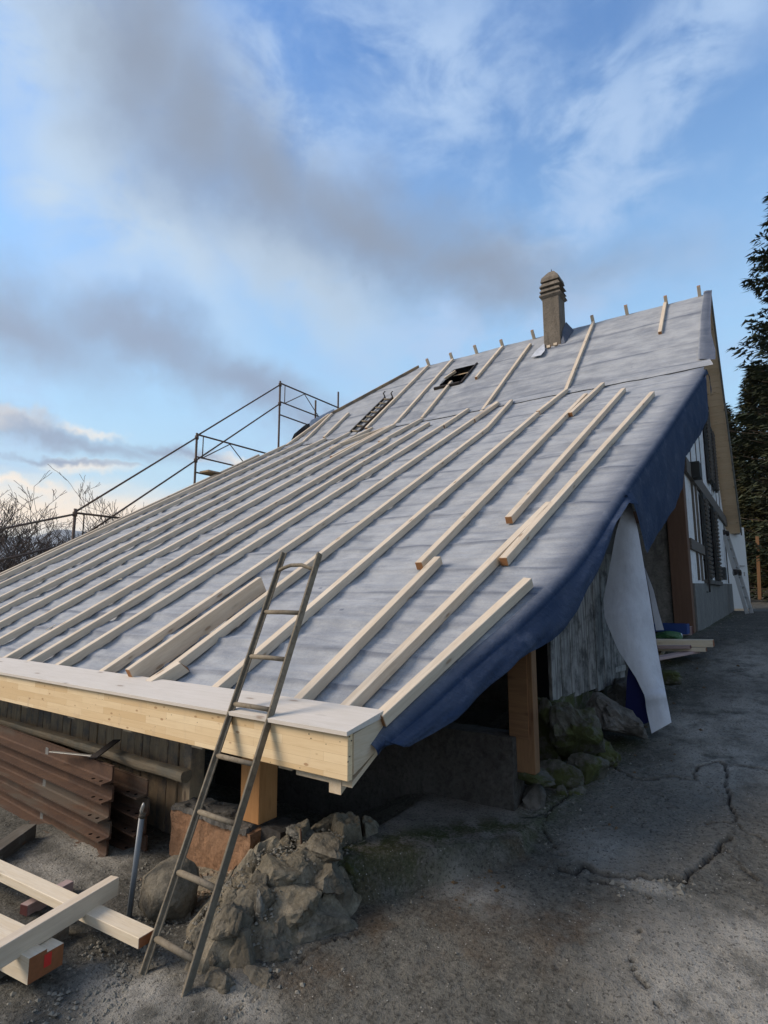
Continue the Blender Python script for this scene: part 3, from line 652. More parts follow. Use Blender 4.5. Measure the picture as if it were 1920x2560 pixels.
# blue curtains of membrane hanging over the verge -------------------------
def curtain(name, edge, off, foldZ, m=m_memb, ntop=7, nlow=16, ya=None, yb=None, n=90, bulge=.05, ext=0.0):
    """edge: photo points of the free lower edge; the curtain hangs in the vertical surface just outside the verge"""
    E = []
    for px, py in edge:
        r = ray(px, py); lo, hi = .5, 40.
        f = lambda t: (r * t)[0] - (float(XRv(min(max((r * t)[1], 2.3), 9.4))) + off)
        ts = np.linspace(1.2, 14, 1500); vals = np.array([f(t) for t in ts]); k = np.where(np.sign(vals[:-1]) != np.sign(vals[1:]))[0]
        if len(k) == 0: continue
        t = ts[k[0]]; E.append(r * t)
    E = np.array(E); o = np.argsort(E[:, 1]); ey, ez = E[o, 1], E[o, 2]
    yv = np.linspace((ya or ey[0]) - (.06 if ext == 0 else -.03), (yb or ey[-1]) + ext, n); X = []; Y = []; Zz = []; Fr = []
    for y in yv:
        zb = float(np.interp(y, ey, ez)); zt = zlow(y); xr = float(XRv(y)); rowx, rowz, rowf = [], [], []
        for k in range(ntop):
            a = k / (ntop - 1) * PI / 2; R = .05; rowx.append(xr - .04 + math.sin(a) * (R + off * .3)); rowz.append(zt - .004 - (1 - math.cos(a)) * R); rowf.append(.34 * max(0, 1 - k / (ntop - 1)) ** 1.2)
        for k in range(1, nlow + 1):
            s = k / nlow; zz = (zt - .054) * (1 - s) + zb * s
            wob = min(1, max(0, (y - ey[0]) / .5)) * bulge * math.sin(PI * s * .8) * (.4 + .6 * float(fbm(np.array(y * 1.7), np.array(s * 1.2 + 3), 2))) + (.045 * s + .01) * (float(fbm(np.array(y * 4.5 + s), np.array(s * 1.6), 3)) - .5)
            rowx.append(xr - .04 + .05 + off * .3 + (off * .7) * s + wob); rowz.append(zz); rowf.append(.10 * float(fbm(np.array(y * 6 + 8), np.array(s * 4), 3)))
        X.append(rowx); Zz.append(rowz); Y.append([y] * len(rowx)); Fr.append(rowf)
    return gridobj(name, np.array(X), np.array(Y), np.array(Zz), m, H, np.array(Fr))
curtain('membrane_flap', [(948, 1846), (951, 1847), (1017, 1870), (1090, 1822), (1160, 1770), (1200, 1727), (1263, 1670), (1284, 1647), (1333, 1622), (1372, 1601), (1405, 1568), (1460, 1470), (1497, 1411), (1535, 1304), (1563, 1257)], .05, 0, ext=.22)
curtain('membrane_flap', [(1566, 1240), (1588, 1291), (1607, 1387), (1632, 1342), (1673, 1276), (1704, 1207), (1709, 1141), (1745, 1088), (1767, 1031), (1773, 990), (1770, 960), (1764, 930), (1760, 921)], .02, 0, yb=9.35)
# upper flap
def upflap():
    rows = [((1759.7, 733), (1780.6, 728.7)), ((1751.5, 798), (1777, 798)), ((1749, 839), (1778.7, 839)), ((1746, 880), (1789.5, 880)), ((1745, 904), (1789.5, 904)), ((1750, 922), (1760, 919))]
    X = []; Y = []; Zz = []; F_ = []
    A = [upp(*a, off=BH) for a, b in rows[:5]]
    sy = np.linspace(0, 4, 30); X, Y, Zz, F_ = [], [], [], []
    for s in sy:
        k = min(int(s), 3); t = s - k
        a = A[k] * (1 - t) + A[k + 1] * t; pb = np.array(rows[k][1]) * (1 - t) + np.array(rows[k + 1][1]) * t
        b = ony(a[1] - .05, *pb)
        rx, ry, rz, rf = [], [], [], []
        for j in range(10):
            q = j / 9; p = a * (1 - q) + b * q; p = p + np.array([.03 * math.sin(q * PI), -.02 * math.sin(q * 2 * PI), 0]) * float(fbm(np.array(s * 2.), np.array(q), 2))
            rx.append(p[0]); ry.append(p[1] - .02); rz.append(p[2] + .03); rf.append((.42 - .22 * q) if j else .85)
        X.append(rx); Y.append(ry); Zz.append(rz); F_.append(rf)
    gridobj('membrane_flap', np.array(X), np.array(Y), np.array(Zz), m_memb, H, np.array(F_))
upflap()
# twisted strip of membrane hanging to the ground: pale back, navy printed face
def strip(name, prof, m1, m2, depth_fn):
    V1 = []; n = 40
    ly = [p[0][1] for p in prof]; ts = np.linspace(0, 1, n)
    cum = np.linspace(0, 1, len(prof))
    rows = []
    for t in ts:
        a = np.array([np.interp(t, cum, [p[0][k] for p in prof]) for k in (0, 1)]); b = np.array([np.interp(t, cum, [p[1][k] for p in prof]) for k in (0, 1)])
        row = []
        for j in range(13):
            q = j / 12; pt = a * (1 - q) + b * q; Yd = depth_fn(t, q); row.append(ony(Yd, *pt))
        rows.append(row)
    m = 13; P = np.array(rows); nn = np.zeros_like(P); 
    V = list(P.reshape(-1, 3)) + list((P + np.array([-.0, .012, 0])).reshape(-1, 3)); Fs = []; fm = []
    for i in range(n - 1):
        for j in range(m - 1):
            q = i * m + j; Fs.append((q, q + 1, q + m + 1, q + m)); fm.append(0); z = n * m; Fs.append((z + q, z + q + m, z + q + m + 1, z + q + 1)); fm.append(1)
    return mkobj(name, V, Fs, None, H, smooth=True, mats=[m1, m2], fmat=fm)
strip('membrane_strip', [((1568, 1243), (1571, 1242)), ((1540, 1330), (1594, 1320)), ((1522, 1430), (1612, 1425)), ((1508, 1500), (1624, 1495)), ((1512, 1545), (1632, 1545)), ((1545, 1625), (1643, 1620)), ((1590, 1695), (1656, 1690)), ((1612, 1740), (1664, 1730)), ((1616, 1775), (1672, 1770)), ((1629, 1834), (1679, 1806))],
      m_white, m_navy, lambda t, q: 5.25 - .45 * t - .05 * math.sin(q * PI) * math.sin(t * PI) + .08 * q + .05 * max(0, t - .80) / .2 - .03 * max(0, 1 - abs(t - .8) * 18) + .015 * math.sin(t * 9 + q * 3))
strip('membrane_strip', [((1612, 1420), (1613, 1420)), ((1624, 1480), (1634, 1475)), ((1632, 1530), (1646, 1525)), ((1640, 1576), (1660, 1575))], m_white, m_navy, lambda t, q: 5.6)
strip('membrane_strip', [((1575, 1640), (1600, 1640)), ((1567, 1700), (1612, 1700)), ((1565, 1745), (1618, 1745)), ((1562, 1780), (1620, 1780)), ((1550, 1832), (1624, 1805))], m_navy, m_navy, lambda t, q: 5.0 - .1 * t)

# eave ---------------------------------------------------------------------
XE = -1.632
fas = box('fascia_beam', (-9.8, 2.095, -.822), (XE, 2.130, -.606), m_glulam, H, .003)
V = [(-9.8, 2.085, -.604), (-9.8, 2.355, -.570), (-9.8, 2.355, -.592), (-9.8, 2.085, -.630)]
prism('eave_board', [(2.070, -.604), (2.365, -.558), (2.365, -.590), (2.070, -.622)], 'x', -9.8, XE + .012, m_edgeboard, H)
# side of the eave: end block and rafter tail behind the fascia
prism('end_block', [(2.132, -.625), (2.36, -.592), (2.40, -.625), (2.40, -.70), (2.132, -.80)], 'x', XE - .09, XE + .004, m_bside, H)
prism('verge_rafter', [(2.135, zlow(2.135) - .05), (3.5, zlow(3.5) - .02), (3.5, zlow(3.5) - .10), (2.135, zlow(2.135) - .14)], 'x', XE - .14, XE - .07, m_bside, H)
prism('soffit_strip', [(2.14, -.835), (2.48, -.665), (2.48, -.69), (2.14, -.86)], 'x', XE - .35, XE - .01, m_bside, H)
for k in range(12):
    x = -2.02 - .68 * k
    prism('rafter', [(2.15, zlow(2.15) - .035), (8.4, zlow(8.4) - .035), (8.4, zlow(8.4) - .17), (2.30, zlow(2.30) - .17), (2.15, -.852)], 'x', x - .09, x, m_bside, H)
# nail heads on the fascia end
V = []; Fs = []
for px, py in ((873, 1842), (878, 1852), (873, 1892), (869, 1905), (772, 1835), (777, 1846)):
    p = ony(2.0935, px, py); tube_mesh([Vector(p), Vector(p) + Vector((0, .004, 0))], .003, 6, V, Fs)
tag(mkobj('nail_heads', V, Fs, m_irond, H), kind='stuff')

# plank wall of the shed under the eave
x = -3.36; k = 0
pw = thing  # planks are parts of the house
wallp = box('shed_wall', (-9.6, 2.70, -1.66), (-3.40, 2.74, -.56), m_old, H)
while x > -9.5:
    w = random.uniform(.085, .135)
    d = random.uniform(0, .014); o = box('plank', (x - w + .004, 2.655 - d, -1.66), (x, 2.685 - d, -.62 + random.uniform(-.02, .02)), m_old, wallp, .004); x -= w
box('post', (-3.40, 2.56, -1.66), (-3.32, 2.66, -.55), m_old, H)
# timber post on a terracotta block
A = Vector((-2.60, 2.50, 0))
beam('post', (-2.683, 2.575, -1.335), (-2.690, 2.575, -.68), .16, .15, m_post, H, up=(0, 1, 0))
pl = roughbox('terracotta_base', (-3.34, 2.44, -1.66), (-2.60, 2.66, -1.365), m_terra, H, .014, .02)
roughbox('mortar_bed', (-3.33, 2.43, -1.372), (-2.64, 2.66, -1.345), m_conc, pl, .02, .02, 11)
roughbox('block', (-2.60, 2.52, -1.55), (-2.44, 2.70, -1.345), m_concd, H, .01)
# second post beside the low wall
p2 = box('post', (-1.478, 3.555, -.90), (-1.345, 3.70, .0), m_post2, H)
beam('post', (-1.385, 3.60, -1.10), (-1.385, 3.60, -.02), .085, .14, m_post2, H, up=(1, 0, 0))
# low concrete wall inside, floor and inner walls
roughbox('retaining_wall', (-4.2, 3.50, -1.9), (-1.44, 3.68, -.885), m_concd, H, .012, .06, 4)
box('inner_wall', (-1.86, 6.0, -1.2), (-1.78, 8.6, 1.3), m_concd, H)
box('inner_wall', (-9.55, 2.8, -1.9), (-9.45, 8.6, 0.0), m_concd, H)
prism('board_wall_core', [(-1.43, 4.2), (-1.26, 5.8), (-1.45, 5.85), (-1.60, 4.2)], 'z', -.80, .28, m_void, H)
for k in range(9):
    a = Vector((-1.425, 4.2, 0)).lerp(Vector((-1.255, 5.8, 0)), k / 9 + .003); b = Vector((-1.425, 4.2, 0)).lerp(Vector((-1.255, 5.8, 0)), (k + 1) / 9 - .004)
    beam('plank', (a.x + .004, a.y, -.22), (b.x + .004, b.y, -.22), .022 + random.uniform(0, .010), 1.14 + random.uniform(-.03, .05), m_wallboard, H, bev=.002)
roughbox('wall_footing', (-1.62, 4.15, -1.3), (-1.36, 5.9, -.76), m_mossy, H, .03, .07, 5)
for zz, m in ((-.68, m_grey),):
    beam('rail', (-1.385, 4.9, zz), (-1.24, 5.78, zz), .03, .05, m, H)
# house front wall behind, corner post, cross beam
box('front_wall', (-9.5, 8.62, -1.9), (-1.17, 8.8, 2.72), m_plaster, H)
box('crossbeam', (-2.6, 8.585, .99), (-1.175, 8.625, 1.16), m_frame, H)
box('corner_post', (-1.175, 8.56, -.55), (-.945, 8.80, 2.6), m_frame, H)
box('sill_block', (-1.10, 8.45, -.56), (-.96, 8.60, -.42), m_purple, H)
# gable wall
GWX = -.955
prism('gable_wall', [(8.7, -.6), (8.7, 2.9), (YK, 3.45), (YR, 5.95), (16.55, 1.55), (16.55, -.5)], 'x', GWX - .15, GWX, m_wall, H)
prism('plinth', [(8.78, -.7), (8.78, .145), (12, .19), (16.6, .25), (16.6, -.6)], 'x', GWX - .1, GWX + .035, m_plinth, H)
def gpix(px, py): p = onx(GWX, px, py); return p[1], p[2]
def gst(name, y0, z0, y1, z1, w, m, t=.02, parent=None): return beam(name, (GWX + t / 2, y0, z0), (GWX + t / 2, y1, z1), t, w, m, parent or H, up=(0, -(z1 - z0), (y1 - y0)) if abs(y1 - y0) > .001 else (0, 1, 0), bev=.003)
gst('beam', 8.8, 1.80, 16.5, 1.78, .22, m_frameg, .05)
gst('beam', 8.8, .69, 11.4, .70, .15, m_frameg, .035)
for (a, b, w) in (((1729, 1225), (1745, 1459), .045), ((1736, 1230), (1756, 1460), .055)):
    y0, z0 = gpix(*a); y1, z1 = gpix(*b); gst('stud', (y0 + y1) / 2, 1.7, (y0 + y1) / 2 , .2, w, m_frameg, .03)
for px, py, w in ((1726, 1150, .035), (1741, 1160, .035), (1752, 1165, .03), (1775, 1185, .03), (1786, 1200, .03), (1796, 1230, .05)):
    y0, z0 = gpix(px, py); gst('stud', y0, 1.88, y0, min(3.4 + (y0 - 9.5) * .4, 1.6 + (16.6 - y0) * 1.14), w, m_frameg, .012)
gst('stud', 15.9, .25, 15.9, 1.7, .06, m_frameg, .02)
def shutter(yc, w, z0, z1, t=.05):
    s = box('shutter', (GWX + .02, yc - w / 2, z0), (GWX + .02 + t, yc + w / 2, z1), m_shut, H)
    n = int((z1 - z0) / .075)
    for k in range(n):
        z = z0 + .05 + k * (z1 - z0 - .1) / n
        beam('slat', (GWX + .085, yc - w / 2 + .03, z), (GWX + .085, yc + w / 2 - .03, z), .03, .045, m_frameg, s, up=(.5, 0, .86))
    return s
yw0 = gpix(1757, 1330)[0]; yw1 = gpix(1780, 1340)[0]
shutter(yw0, .55, .24, 1.66); shutter(yw1 + .1, .5, .24, 1.66)
wn = box('window', (GWX - .02, yw0 + .3, .35), (GWX + .012, yw1 - .16, 1.62), m_glass, H)
box('window_sill', (GWX, yw0 - .4, .16), (GWX + .09, yw1 + .4, .23), m_conc, H)
yu = gpix(1762, 1110)[0]
shutter(yu, .6, 2.15, 3.7); shutter(yu + 1.1, .5, 2.15, 3.5)
wn2 = box('window', (GWX - .02, yu + .32, 2.2), (GWX + .012, yu + .84, 3.5), m_glass, H)
box('corbel', (GWX - .05, 9.3, 1.70), (GWX + .16, 9.62, 1.93), m_shut, H)
# bracket and black meter box on the wall
y_, z_ = gpix(1757, 1440); tube('handle_bar', [(GWX + .02, y_, z_ - .25), (GWX + .08, y_, z_ - .25), (GWX + .08, y_, z_ + .25), (GWX + .02, y_, z_ + .25)], .012, m_irond, H)
y_, z_ = gpix(1803, 1434); box('meter_box', (GWX + .002, y_ - .16, z_ - .13), (GWX + .09, y_ + .16, z_ + .13), m_shut, H)
# soffit boards of the far slope's verge, seen from below, and its barge board
fd = Vector((0, 16.75 - YR, 1.60 - 6.02)); Lf = fd.length; fdn = fd.normalized(); p0 = Vector((0, YR - .05, 6.06)); fup = Vector((0, 4.42, 4.08)).normalized()
nS = 40
sof = beam('soffit', Vector((-.66, YR, 5.98)), Vector((-.66, YR, 5.98)) + fdn * Lf, .02, .12, m_soffit, H, up=fup)
for k in range(nS):
    c = Vector((0, YR, 5.93)) + fdn * (k + .5) * Lf / nS
    beam('board', (GWX - .02, c.y, c.z), (-.665, c.y, c.z), Lf / nS - .006, .02 + .003 * (k % 3), m_soffit, sof, up=fup, bev=.002)
beam('far_roof', Vector((-4.11, YR + .02, 6.03)), Vector((-4.11, YR + .02, 6.03)) + fdn * (Lf + .15), 6.88, .03, m_plaster, H, up=fup)
beam('barge_board', Vector((-.635, YR, 6.0)), Vector((-.635, YR, 6.0)) + fdn * (Lf + .1), .03, .16, m_plaster, H, up=fup)
# near side: verge board under the upper near slope
# eave-side return panel and door leaf
dl = thing
a = onx(-1.0, 1812, 1420); 
D0 = Vector((-.99, 16.62, 0)); D1 = Vector((-.60, 17.1, 0))
ddir = (D1 - D0)
dleaf = beam('door', (D0.x, D0.y, .66), (D1.x, D1.y, .66), .045, 2.04, m_door, H)
hx = D0.lerp(D1, .78); nd = Vector((ddir.y, -ddir.x, 0)).normalized()
tube('handle', [Vector((hx.x, hx.y, .70)) + nd * .02, Vector((hx.x, hx.y, .70)) + nd * .07, Vector((hx.x, hx.y, .70)) + nd * .07 - ddir.normalized() * .16], .011, m_alu, dleaf)
box('lock_plate', Vector((hx.x, hx.y, .50)) + nd * .02 - Vector((.02, .004, .05)), Vector((hx.x, hx.y, .50)) + nd * .03 + Vector((.02, .004, .05)), m_alu, dleaf, .002)
beam('door_base', (D0.x, D0.y - .02, -.42), (D1.x, D1.y - .02, -.42), .05, .12, m_soffit, H)
box('rear_wall', (-9.5, 16.5, -.8), (GWX - .16, 16.6, 1.55), m_wall, H)

# chimney --------------------------------------------------------------------
x0, x1, y0, y1 = -3.88, -3.50, 12.0, 12.42
ch = box('chimney', (x0, y0, 5.0), (x1, y1, 6.70), m_chim, H, .012)
def frus(name, z0, z1, e0, e1, m=m_chim):
    V = []
    for z, e in ((z0, e0), (z1, e1)): V += [(x0 - e, y0 - e, z), (x1 + e, y0 - e, z), (x1 + e, y1 + e, z), (x0 - e, y1 + e, z)]
    return mkobj(name, V, [(3, 2, 1, 0), (4, 5, 6, 7)] + [(i, (i + 1) % 4, 4 + (i + 1) % 4, 4 + i) for i in range(4)], m, ch)
frus('cap_slab', 6.63, 6.675, .01, .055); frus('cap_slab', 6.675, 6.72, .055, .04)
frus('cap_ring', 6.72, 6.78, -.01, .0); frus('cap_ring', 6.78, 6.87, .045, -.005); frus('cap_ring', 6.87, 6.90, -.03, -.03)
frus('cap_ring', 6.90, 7.0, .045, -.01); frus('cap_ring', 7.0, 7.03, -.04, -.04); frus('cap_hood', 7.03, 7.13, .02, -.0); frus('cap_hood', 7.13, 7.27, -.0, -.10); frus('cap_hood', 7.27, 7.31, -.10, -.13)
tube('rod', [(-3.70, 12.2, 7.28), (-3.70, 12.2, 7.40)], .008, m_irond, ch, 6)
# membrane turned up round the chimney foot, loose pale rag
V = [(x1 + .01, 11.95, zup(11.95) - .0), (x1 + .01, 12.43, zup(12.43) + .32), (x1 + .16, 12.5, zup(12.5) + .04), (x1 + .10, 11.95, zup(11.95) + .02), (x1 + .01, 12.1, zup(12.1) + .24)]
o = mkobj('membrane_collar', V, [(0, 3, 4), (3, 2, 1, 4)], m_memb, H); at = o.data.attributes.new('frost_shade', 'FLOAT', 'POINT'); at.data.foreach_set('value', [.25] * len(V))
q = [upp(1361, 858, -.02), upp(1362, 876, -.03), upp(1352, 888, -.03), upp(1327, 893, -.005), upp(1340, 876, -.06)]
mkobj('membrane_scrap', q, [(0, 1, 4), (1, 2, 3, 4)], m_white, H)
for px, py in ((1372, 868), (1389, 862)): p = upp(px, py, -.0); box('wedge', Vector(p) - Vector((.04, .03, .02)), Vector(p) + Vector((.04, .03, .04)), m_batten, H)

# ------------------------------------------------------------------ loose timbers on the roof
p = low(333, 1690); q = low(657, 1458)
o = beam('squared_timber', (p[0], p[1], zlow(p[1])), (q[0], q[1], zlow(q[1])), .05, .135, m_batten, None, up=NL, just=(-1, 1)); tag(o, 'thick squared timber lying across the lower end of the roof, left of the leaning ladder', 'timber')
a = low(376, 1703); b = low(455, 1655); M4, L4 = frame((a[0], a[1] + .01, zlow(a[1])), (b[0], b[1], zlow(b[1])), NL)
bm = bmesh.new(); vs = [bm.verts.new(c) for c in [(0, -.07, 0), (L4 + .03, -.07, 0), (L4, -.07, .09), (0, -.07, .09), (0, 0, 0), (L4 + .05, 0, 0), (L4 + .0, 0, .09), (0, 0, .09)]]
for f in ((0, 1, 2, 3), (4, 7, 6, 5), (0, 4, 5, 1), (1, 5, 6, 2), (2, 6, 7, 3), (3, 7, 4, 0)): bm.faces.new([vs[i] for i in f])
bmesh.ops.recalc_face_normals(bm, faces=bm.faces)
tag(bmobj('timber_offcut', bm, m_batten, None, M4), 'short stub of timber with one slanting end beside the thick timber at the eave', 'offcut')
p = low(113, 1668); q = low(200, 1617)
tag(beam('thin_lath', (p[0], p[1], zlow(p[1]) + .01), (q[0], q[1], zlow(q[1]) + .01), .035, .022, m_batten, None, up=NL, just=(-1, 1)), 'thin short lath lying beside a batten just above the eave board', 'lath')
for a, b, l in (((115, 1575), (140, 1561), 'small wood splinter between battens low on the left of the roof'), ((288, 1451), (306, 1447), 'small pale wood splinter on grey membrane in the middle of the lower roof')):
    p = low(*a, off=BH - .02); q = low(*b, off=BH - .02); tag(beam('wood_splinter', p, q, .012, .008, m_loose, None, up=NL), l, 'splinter')

# ------------------------------------------------------------------ leaning iron ladder
def lad(k): return 2.41 - .1 * k, .143 - .235 * k
def ladder():
    T = thing('leaning_ladder', 'old narrow iron ladder leaning against the pale eave beam', 'ladder', (-2.25, 1.66, gz(-2.25, 1.66)))
    xl, xr = -2.405, -2.120
    for x, k0, k1 in ((xl, -.42, 7.55), (xr, -.36, 7.80)):
        y0, z0 = lad(k0); y1, z1 = lad(k1)
        beam('rail', (x, y0, z0), (x, y1, z1), .012, .040, m_iron, T, up=(0, 1, .3), bev=.002)
        beam('rail_flange', (x + .014 * (1 if x == xl else -1), y0, z0), (x + .014 * (1 if x == xl else -1), y1, z1), .018, .008, m_iron, T, up=(0, 1, .3), bev=.001)
    for k in range(8):
        y, z = lad(k + .04)
        if k == 0:
            tube('rung', [(xl, y, z), (xl + .05, y, z + .018), (xl + .10, y, z + .03), (xr - .10, y, z + .03), (xr - .04, y, z + .012), (xr, y, z)], .011, m_iron, T)
        else:
            b = random.uniform(-.003, .003); tube('rung', [(xl, y, z), ((xl + xr) / 2, y, z + b), (xr, y, z)], .0125 if k < 6 else .014, m_iron, T)
ladder()
# roof ladder
T = thing('roof_ladder', 'dark roof ladder with hooks lying flat on the upper left of the roof', 'ladder', upp(915, 1040))
def ul(px, py, o=-.01): return Vector(upp(px, py, o))
ra, rb = ul(963, 994), ul(872, 1084); rc, rd_ = ul(982, 994), ul(889, 1083)
rd_ = rb + (rc - ra)
beam('rail', ra, rb, .035, .05, m_irond, T, up=NU); beam('rail', rc, rd_, .035, .05, m_irond, T, up=NU)
for k in range(8): t = (k + .4) / 8; tube('rung', [ra.lerp(rb, t), rc.lerp(rd_, t)], .022, m_iron, T, 6)
for p in (ra, rc): tube('hook', [p, p + NU * .12, p + NU * .14 + Vector((0, .08, .05))], .016, m_irond, T, 6)

# ------------------------------------------------------------------ scaffold on the left gable
T = thing('scaffold', 'steel tube scaffold with guard rails rising beyond the left verge of the roof', 'scaffold', (-10.3, 7.7, gz(-10.3, 7.7)))
SX = -10.3; posts = [(2.68, .55), (5.19, 1.52), (7.70, 3.52), (10.2, 5.52)]
for y, z in posts: tube('post', [(SX, y, -3.0), (SX, y, z)], .026, m_scaf, T)
for (ya, za), (yb, zb) in zip(posts[:-1], posts[1:]):
    if ya < 3: za2 = .62; 
    tube('guard_rail', [(SX, ya, za - .06 if ya > 3 else .60), (SX, yb, zb - .10)], .018, m_scaf, T)
    tube('guard_rail', [(SX, ya, za - .62 if ya > 3 else .1), (SX, yb, zb - .62)], .018, m_scaf, T)
for y, z, L in ((7.70, 3.48, 2.4), (10.2, 5.45, 2.6), (5.19, 1.44, 2.4)):
    tube('frame_rail', [(SX + .03, y, z), (SX + .03, y + L, z)], .020, m_scaf, T)
    tube('frame_rail', [(SX + .03, y, z - .5), (SX + .03, y + L, z - .5)], .018, m_scaf, T)
    tube('frame_rail', [(SX + .03, y, z - .85), (SX + .03, y + L, z - .85)], .018, m_scaf, T)
    tube('brace', [(SX + .03, y + .15, z), (SX + .03, y + .15, z - .5)], .012, m_scaf, T, 6)
    tube('brace', [(SX + .03, y + .15, z - .5), (SX + .03, y + .9, z - .02)], .012, m_scaf, T, 6)
    tube('brace', [(SX + .03, y + .9, z - .02), (SX + .03, y + 1.5, z - .5)], .012, m_scaf, T, 6)
for y, z in ((11.6, 5.4), (12.6, 5.95)): tube('post', [(SX, y, 3.0), (SX, y, z)], .026, m_scaf, T)
for y, z in posts:
    for dz in (.10, .62): tube('coupler', [(SX, y, z - dz - .04), (SX, y, z - dz + .04)], .042, m_scaf, T, 8)
beam('deck_board', (SX + .3, 7.7, 2.62), (SX + .3, 10.0, 2.62), .3, .04, m_old, T)
# grey netting draped over the scaffold side of the verge
def net(name, pts, m, label):
    X = []; 
    V = []; n = len(pts)
    for (px, py), (Yd, drop) in pts:
        p = onx(-9.95, px, py); V.append(tuple(p)); 
    for (px, py), (Yd, drop) in pts: p = onx(-9.95, px, py); V.append((p[0] + .25, p[1], p[2] - drop))
    Fs = [(i, i + 1, n + i + 1, n + i) for i in range(n - 1)]
    o = mkobj(name, V, Fs, m, None, smooth=True); tag(o, label, 'sheet'); return o
net('membrane_sheet', [((345, 1312), (0, .5)), ((392, 1262), (0, .4)), ((420, 1256), (0, .4)), ((470, 1228), (0, .4)), ((520, 1205), (0, .4))], m_white, 'pale sheet of membrane bulging over the left verge below the scaffold frame')
net('tarpaulin', [((715, 1130), (0, .6)), ((735, 1085), (0, .6)), ((760, 1064), (0, .6)), ((795, 1048), (0, .6))], m_irond, 'dark tarpaulin bundle over the left verge beside the upper scaffold')
net('membrane_sheet', [((765, 1072), (0, .5)), ((778, 1050), (0, .5)), ((800, 1040), (0, .5)), ((835, 1022), (0, .5))], m_white, 'pale sheet of membrane folded over the left verge at the upper scaffold')

# ------------------------------------------------------------------ steel beams stacked by the shed wall
def steel(z, y0, y1, xr, label, w=.075, h=.113):
    T = thing('steel_beam', label, 'steel beam', (xr - 2, y0, z), 'rusty steel beams stacked against the plank wall')
    prof = [(.006, 0), (-w, 0), (-w - .002, .011), (-.014, .016), (-.006, .024), (-.006, h - .014), (-.012, h - .012), (-.012, h - .008), (.006, h - .008)]
    a, b = -7.6, xr
    n = len(prof); V = []
    for xx, yy in ((a, y1), (b, y0)):
        for p in prof: V.append((xx, yy + p[0], z + p[1]))
    Fs = [tuple(range(n))[::-1], tuple(range(n, 2 * n))] + [(i, (i + 1) % n, n + (i + 1) % n, n + i) for i in range(n)]
    # profile: an upright web with a foot towards the viewer that slopes down
    o = mkobj('web', [(v[0], v[1], v[2]) for v in V], Fs, m_rust, T)
    bm = bmesh.new(); bm.from_mesh(o.data); bmesh.ops.recalc_face_normals(bm, faces=bm.faces); bm.to_mesh(o.data); bm.free()
    for dx in (.06, .15):
        x = b - dx; y = y0 - .045; 
        V2, F2 = tube_mesh([Vector((x, y, z + .0110)), Vector((x, y, z + .0150))], .012, 8); mkobj('bolt_hole', V2, F2, m_hole, T)
    return T
ords = ['topmost', 'second from the top', 'middle', 'fourth from the top', 'lowest']
for k in range(5):
    z = -1.205 - .113 * k; jx = (0, .005, -.012, .003, -.01)[k]
    steel(z, 2.20 + .005 * (k % 2), 2.42, -3.63 + jx, 'rusty steel beam, %s of the front stack by the plank wall' % ords[k])
for k in range(4):
    z = -1.308 - .113 * k
    steel(z, 2.37, 2.55, -3.50 + .02 * (k % 2), 'rusty steel beam in the back row, behind the %s front beam' % ords[k + 1], w=.08)
for k in range(3):
    tag(box('spacer_block', (-4.62, 2.245, -1.205 - .226 * k), (-4.57, 2.30, -1.135 - .226 * k), m_grey, None), 'small wooden spacer between rusty beams, %s of three' % ('uppermost', 'middle', 'lowest')[k], 'spacer')
# wooden pole and strap on the stack
pts = [Vector((-9.0, 2.47, -1.13)), Vector((-6.0, 2.46, -1.135)), Vector((-4.6, 2.45, -1.14)), Vector((-3.9, 2.44, -1.143)), Vector((-3.20, 2.44, -1.15))]
pv = []; pr = []
for k in range(60):
    t = k / 59 * (len(pts) - 1); i0 = min(int(t), len(pts) - 2); p = pts[i0].lerp(pts[i0 + 1], t - i0); pv.append(p + Vector((0, mnoise.noise(p * 2) * .012, mnoise.noise(p * 3) * .008))); pr.append(.043 + .006 * mnoise.noise(p * 6))
V, Fs = tube_mesh(pv, pr, 14)
V = [(v[0], v[1] + .003 * mnoise.noise(Vector(v) * 30), min(v[2], -1.138 + .022 + .006 * mnoise.noise(Vector(v) * 9)) if 1 else v[2]) for v in V]
o = mkobj('wooden_pole', V, Fs, m_pole, None, smooth=False); tag(o, 'weathered half-round wooden pole lying along the top of the rusty beams', 'pole')
T = thing('iron_strap', 'flat dark iron bracket bent at an angle lying on the rusty beams', 'bracket', (-3.7, 2.3, -1.07))
p1 = ony(2.16, 232, 1895); p2 = ony(2.50, 292, 1850); beam('arm', p1, p2, .055, .008, m_irond, T, bev=.001)
p1 = ony(2.15, 127, 1879); p2 = ony(2.19, 236, 1890); beam('arm', p1, p2, .03, .006, m_alu, T, bev=.001)

# ------------------------------------------------------------------ grey pipe, rebar
g0 = gz(-2.89, 1.88)
T = thing('grey_pipe', 'grey pipe standing upright in the ground beside the rounded boulder', 'pipe', (-2.89, 1.88, g0))
tube('tube', [(-2.89, 1.88, g0 - .1), (-2.845, 1.90, -1.15)], .015, m_pipe, T); tube('top_cap', [(-2.846, 1.90, -1.16), (-2.842, 1.902, -1.142)], .017, m_irond, T)
tube('cap_strap', [(-2.845, 1.90, -1.15), (-2.850, 1.90, -1.125), (-2.838, 1.90, -1.10), (-2.836, 1.90, -1.085)], [.008, .01, .009, .003], m_alu, T, 6)
o = tube('rebar_stub', [(-2.10, 2.33, -1.42), (-2.115, 2.33, -1.24), (-2.125, 2.335, -1.195)], .005, m_rust, None, 6); tag(o, 'thin rusty rebar sticking up from the rubble by the post', 'rebar')

